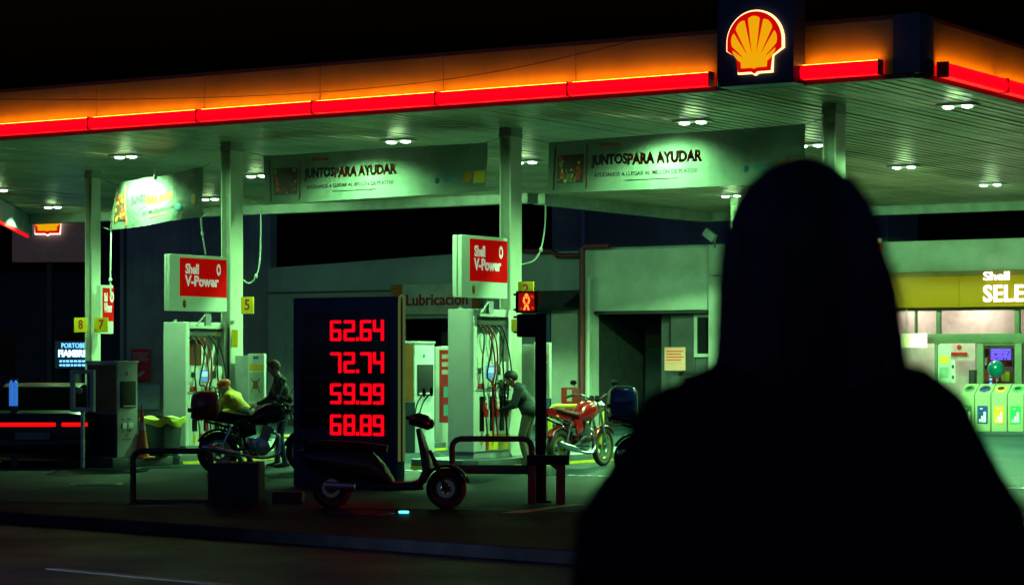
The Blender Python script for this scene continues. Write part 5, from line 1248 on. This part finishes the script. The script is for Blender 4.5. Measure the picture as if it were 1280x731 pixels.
# man in jeans by the dark motorcycle
q = gnd(350, 584)
J = dict(head=(.10,0,1.50), neck=(.03,0,1.35), chest=(0,0,1.17), pelvis=(-.05,0,.90), face=(1,0,-.35), shL=(.0,.18,1.30), shR=(.0,-.18,1.30), elL=(.10,.24,1.04), elR=(.12,-.22,1.04), wrL=(.30,.18,.93), wrR=(.32,-.16,.95),
     hpL=(-.05,.09,.86), hpR=(-.05,-.09,.86), knL=(.02,.10,.47), knR=(-.02,-.10,.47), anL=(-.06,.11,.09), anR=(.02,-.12,.09), hipmat=1)
t, H, up, fw, sd = person('man in dark jacket and blue jeans standing between the dark motorcycle and the price board', (q.x, q.y, 0), R(195), J, [skin, dkj, jean, shoe]); hairmesh(t, H, up, fw, sd, mat('brown_hair', (.12,.06,.03), .6))
# attendant bent over
q = at(297, 455, 36.6)
J = dict(head=(.22,0,1.22), neck=(.13,0,1.12), chest=(.06,0,.98), pelvis=(-.16,0,.78), face=(1,0,-.55), shL=(.08,.17,1.06), shR=(.08,-.17,1.06), elL=(.22,.22,.84), elR=(.22,-.22,.84), wrL=(.42,.14,.80), wrR=(.42,-.14,.80),
     hpL=(-.16,.09,.76), hpR=(-.16,-.09,.76), knL=(.08,.11,.42), knR=(.04,-.11,.42), anL=(-.12,.11,.09), anR=(-.16,-.12,.09), hipmat=2)
t, H, up, fw, sd = person('attendant in orange cap and yellow shirt bending behind the dark motorcycle', (q.x, q.y, .0), R(160), J, [skin, mat('yellow_shirt', (.75,.55,.02), .7), mat('dark_trousers', (.03,.03,.04), .8), shoe])
o = MB(); Mx = Matrix.Translation(H) @ Matrix((fw, sd, up)).transposed().to_4x4()
o.ell((-.01,0,.035),(.107,.10,.085),20,12,Mx); o.ell((.10,0,.035),(.075,.07,.012),16,6,Mx); o.build('cap', mat('orange_cap', (.80,.16,.02), .6), t, smooth=60)
# person by the right pump
q = gnd(656, 580, .0); q = at(655, 455, 36.4-.1)
J = dict(head=(.20,0,1.34), neck=(.11,0,1.23), chest=(.05,0,1.07), pelvis=(-.08,0,.86), face=(1,0,-.6), shL=(.05,.18,1.18), shR=(.05,-.18,1.18), elL=(.12,.23,.93), elR=(.16,-.21,.93), wrL=(.32,.15,.86), wrR=(.36,-.14,.90),
     hpL=(-.08,.09,.84), hpR=(-.08,-.09,.84), knL=(.02,.10,.46), knR=(-.03,-.10,.46), anL=(-.06,.11,.09), anR=(-.02,-.12,.09), hipmat=1, arm=1.15)
t, H, up, fw, sd = person('person in dark top and khaki trousers bending between the right pump and signal pole', (q.x, q.y, .0), R(170), J, [skin, mat('dark_teal_shirt', (.007,.018,.02), .75), mat('khaki_trousers', (.12,.11,.07), .8), shoe]); hairmesh(t, H, up, fw, sd, hair_d)

# woman in the foreground seen from behind
D = 3.5; K = FPX/D; WX = (1000-640)/K
def wz(py): return CAM_Z + (HOR-py)/K
wc = mat('black_coat', (.010,.010,.013), .85, vary=.1, vscale=8, bump=.4, bscale=160, spec=.2)
wzt = wz(197)
gz = -.096
J = dict(head=(0,0,1.715), neck=(-.0,0,1.575), chest=(-.01,0,1.36), pelvis=(-.02,0,1.0), face=(1,0,0), shL=(0,.175,1.450), shR=(0,-.175,1.450), elL=(-.03,.268,1.18), elR=(-.03,-.268,1.18), wrL=(.05,.27,.95), wrR=(.05,-.27,.95),
     hpL=(-.02,.10,.97), hpR=(-.02,-.10,.97), knL=(0,.11,.50), knR=(0,-.11,.50), anL=(-.03,.11,.09+gz), anR=(-.03,-.12,.09+gz), hipmat=1, arm=1.22, palm=(1,0,0))
t, H, up, fw, sd = person('woman in black coat with long dark hair seen from behind in the foreground', (WX, D, 0), R(90), J, [skin, wc, mat('black_trousers', (.012,.012,.015), .85), shoe], vox=.011)
# shoulders and yoke of the coat follow the body
cm_ = MB(); prof = [(447,.045,.075),(455,.125,.085),(464,.165,.10),(478,.180,.115),(500,.216,.13),(540,.254,.14),(590,.284,.15),(640,.320,.155),(731,.340,.16),(860,.345,.17),(1050,.335,.17),(1250,.33,.18)]
rings = []
for py, hw_, dp in prof:
    n = 48; wr2 = {464:.012,478:.022,500:.020,540:.010,590:.004}.get(py, 0); rings.append([(dp*math.copysign(abs(math.cos(a_))**.8, math.cos(a_)), ((hw_+(wr2 if math.sin(a_) < 0 else 0))*math.copysign(abs(math.sin(a_))**.9, math.sin(a_))+ .006*math.sin(5*a_+py*.03)) , wz(py)+.006*math.sin(3*a_)) for a_ in [2*math.pi*i/n for i in range(n)]])
cm_.loft(rings); cm_.build('coat', wc, t, smooth=80)
# long hair: ridged cap and strands
hp_ = [(196.5,0,0,.02),(199,-18,18,.045),(205,-35,33,.07),(214,-50,47,.09),(226,-62,60,.104),(250,-77,76,.118),(276,-87,86,.126),(310,-94,93,.13),(350,-98,101,.128),(390,-98,104,.122),(430,-100,109,.115),(452,-102,110,.11),(480,-98,106,.105),(530,-88,98,.09),(580,-80,100,.07),(610,-65,85,.05)]
hm = MB(); rings = []; rs_ = random.Random(11)
for py, l, r2, dp in hp_:
    n = 96; cxh = (l+r2)/2/K; hw_ = max(.002, (r2-l)/2/K); ring = []
    for i in range(n):
        a_ = 2*math.pi*i/n; rid = 1+.012*math.sin(a_*31+py*.004)+.008*math.sin(a_*53)
        fx = math.cos(a_); dd = dp*(.80 if fx > 0 else 1.0)
        ring.append((dd*fx*rid-.02, -(cxh+hw_*math.sin(a_)*rid), wz(py)))
    rings.append(ring)
hm.loft(rings); hh = hm.build('hair', mat('long_dark_hair', (.014,.010,.012), .5, vary=.2, vscale=60, spec=.3), t, smooth=80)
st_ = MB()
for i in range(420):
    side_ = rs_.choice((-1, 1)); a_ = rs_.uniform(-1.2, .35); pts = []
    ph = rs_.uniform(0,6); w0 = (abs(rs_.gauss(0,.016)) if side_ > 0 else abs(rs_.gauss(0,.006)))-.002
    i0 = rs_.choice((4,5,6,7,8))
    for py, l, r2, dp in hp_[i0:]:
        hw_ = (r2-l)/2/K+w0*(py-200)/300; cxh = (l+r2)/2/K
        pts.append((-dp*math.sin(-a_)*1.0-.02 if a_ < 0 else dp*.8*math.sin(a_)-.02, -(cxh+side_*hw_*math.cos(a_)+.004*math.sin(py*.02+ph)), wz(py)))
    if len(pts) > 2: st_.tube(pts, .0012, 4)
st_.build('loose_strands', mat('purple_brown_strands', (.10,.035,.09), .4, vary=.1), hh)
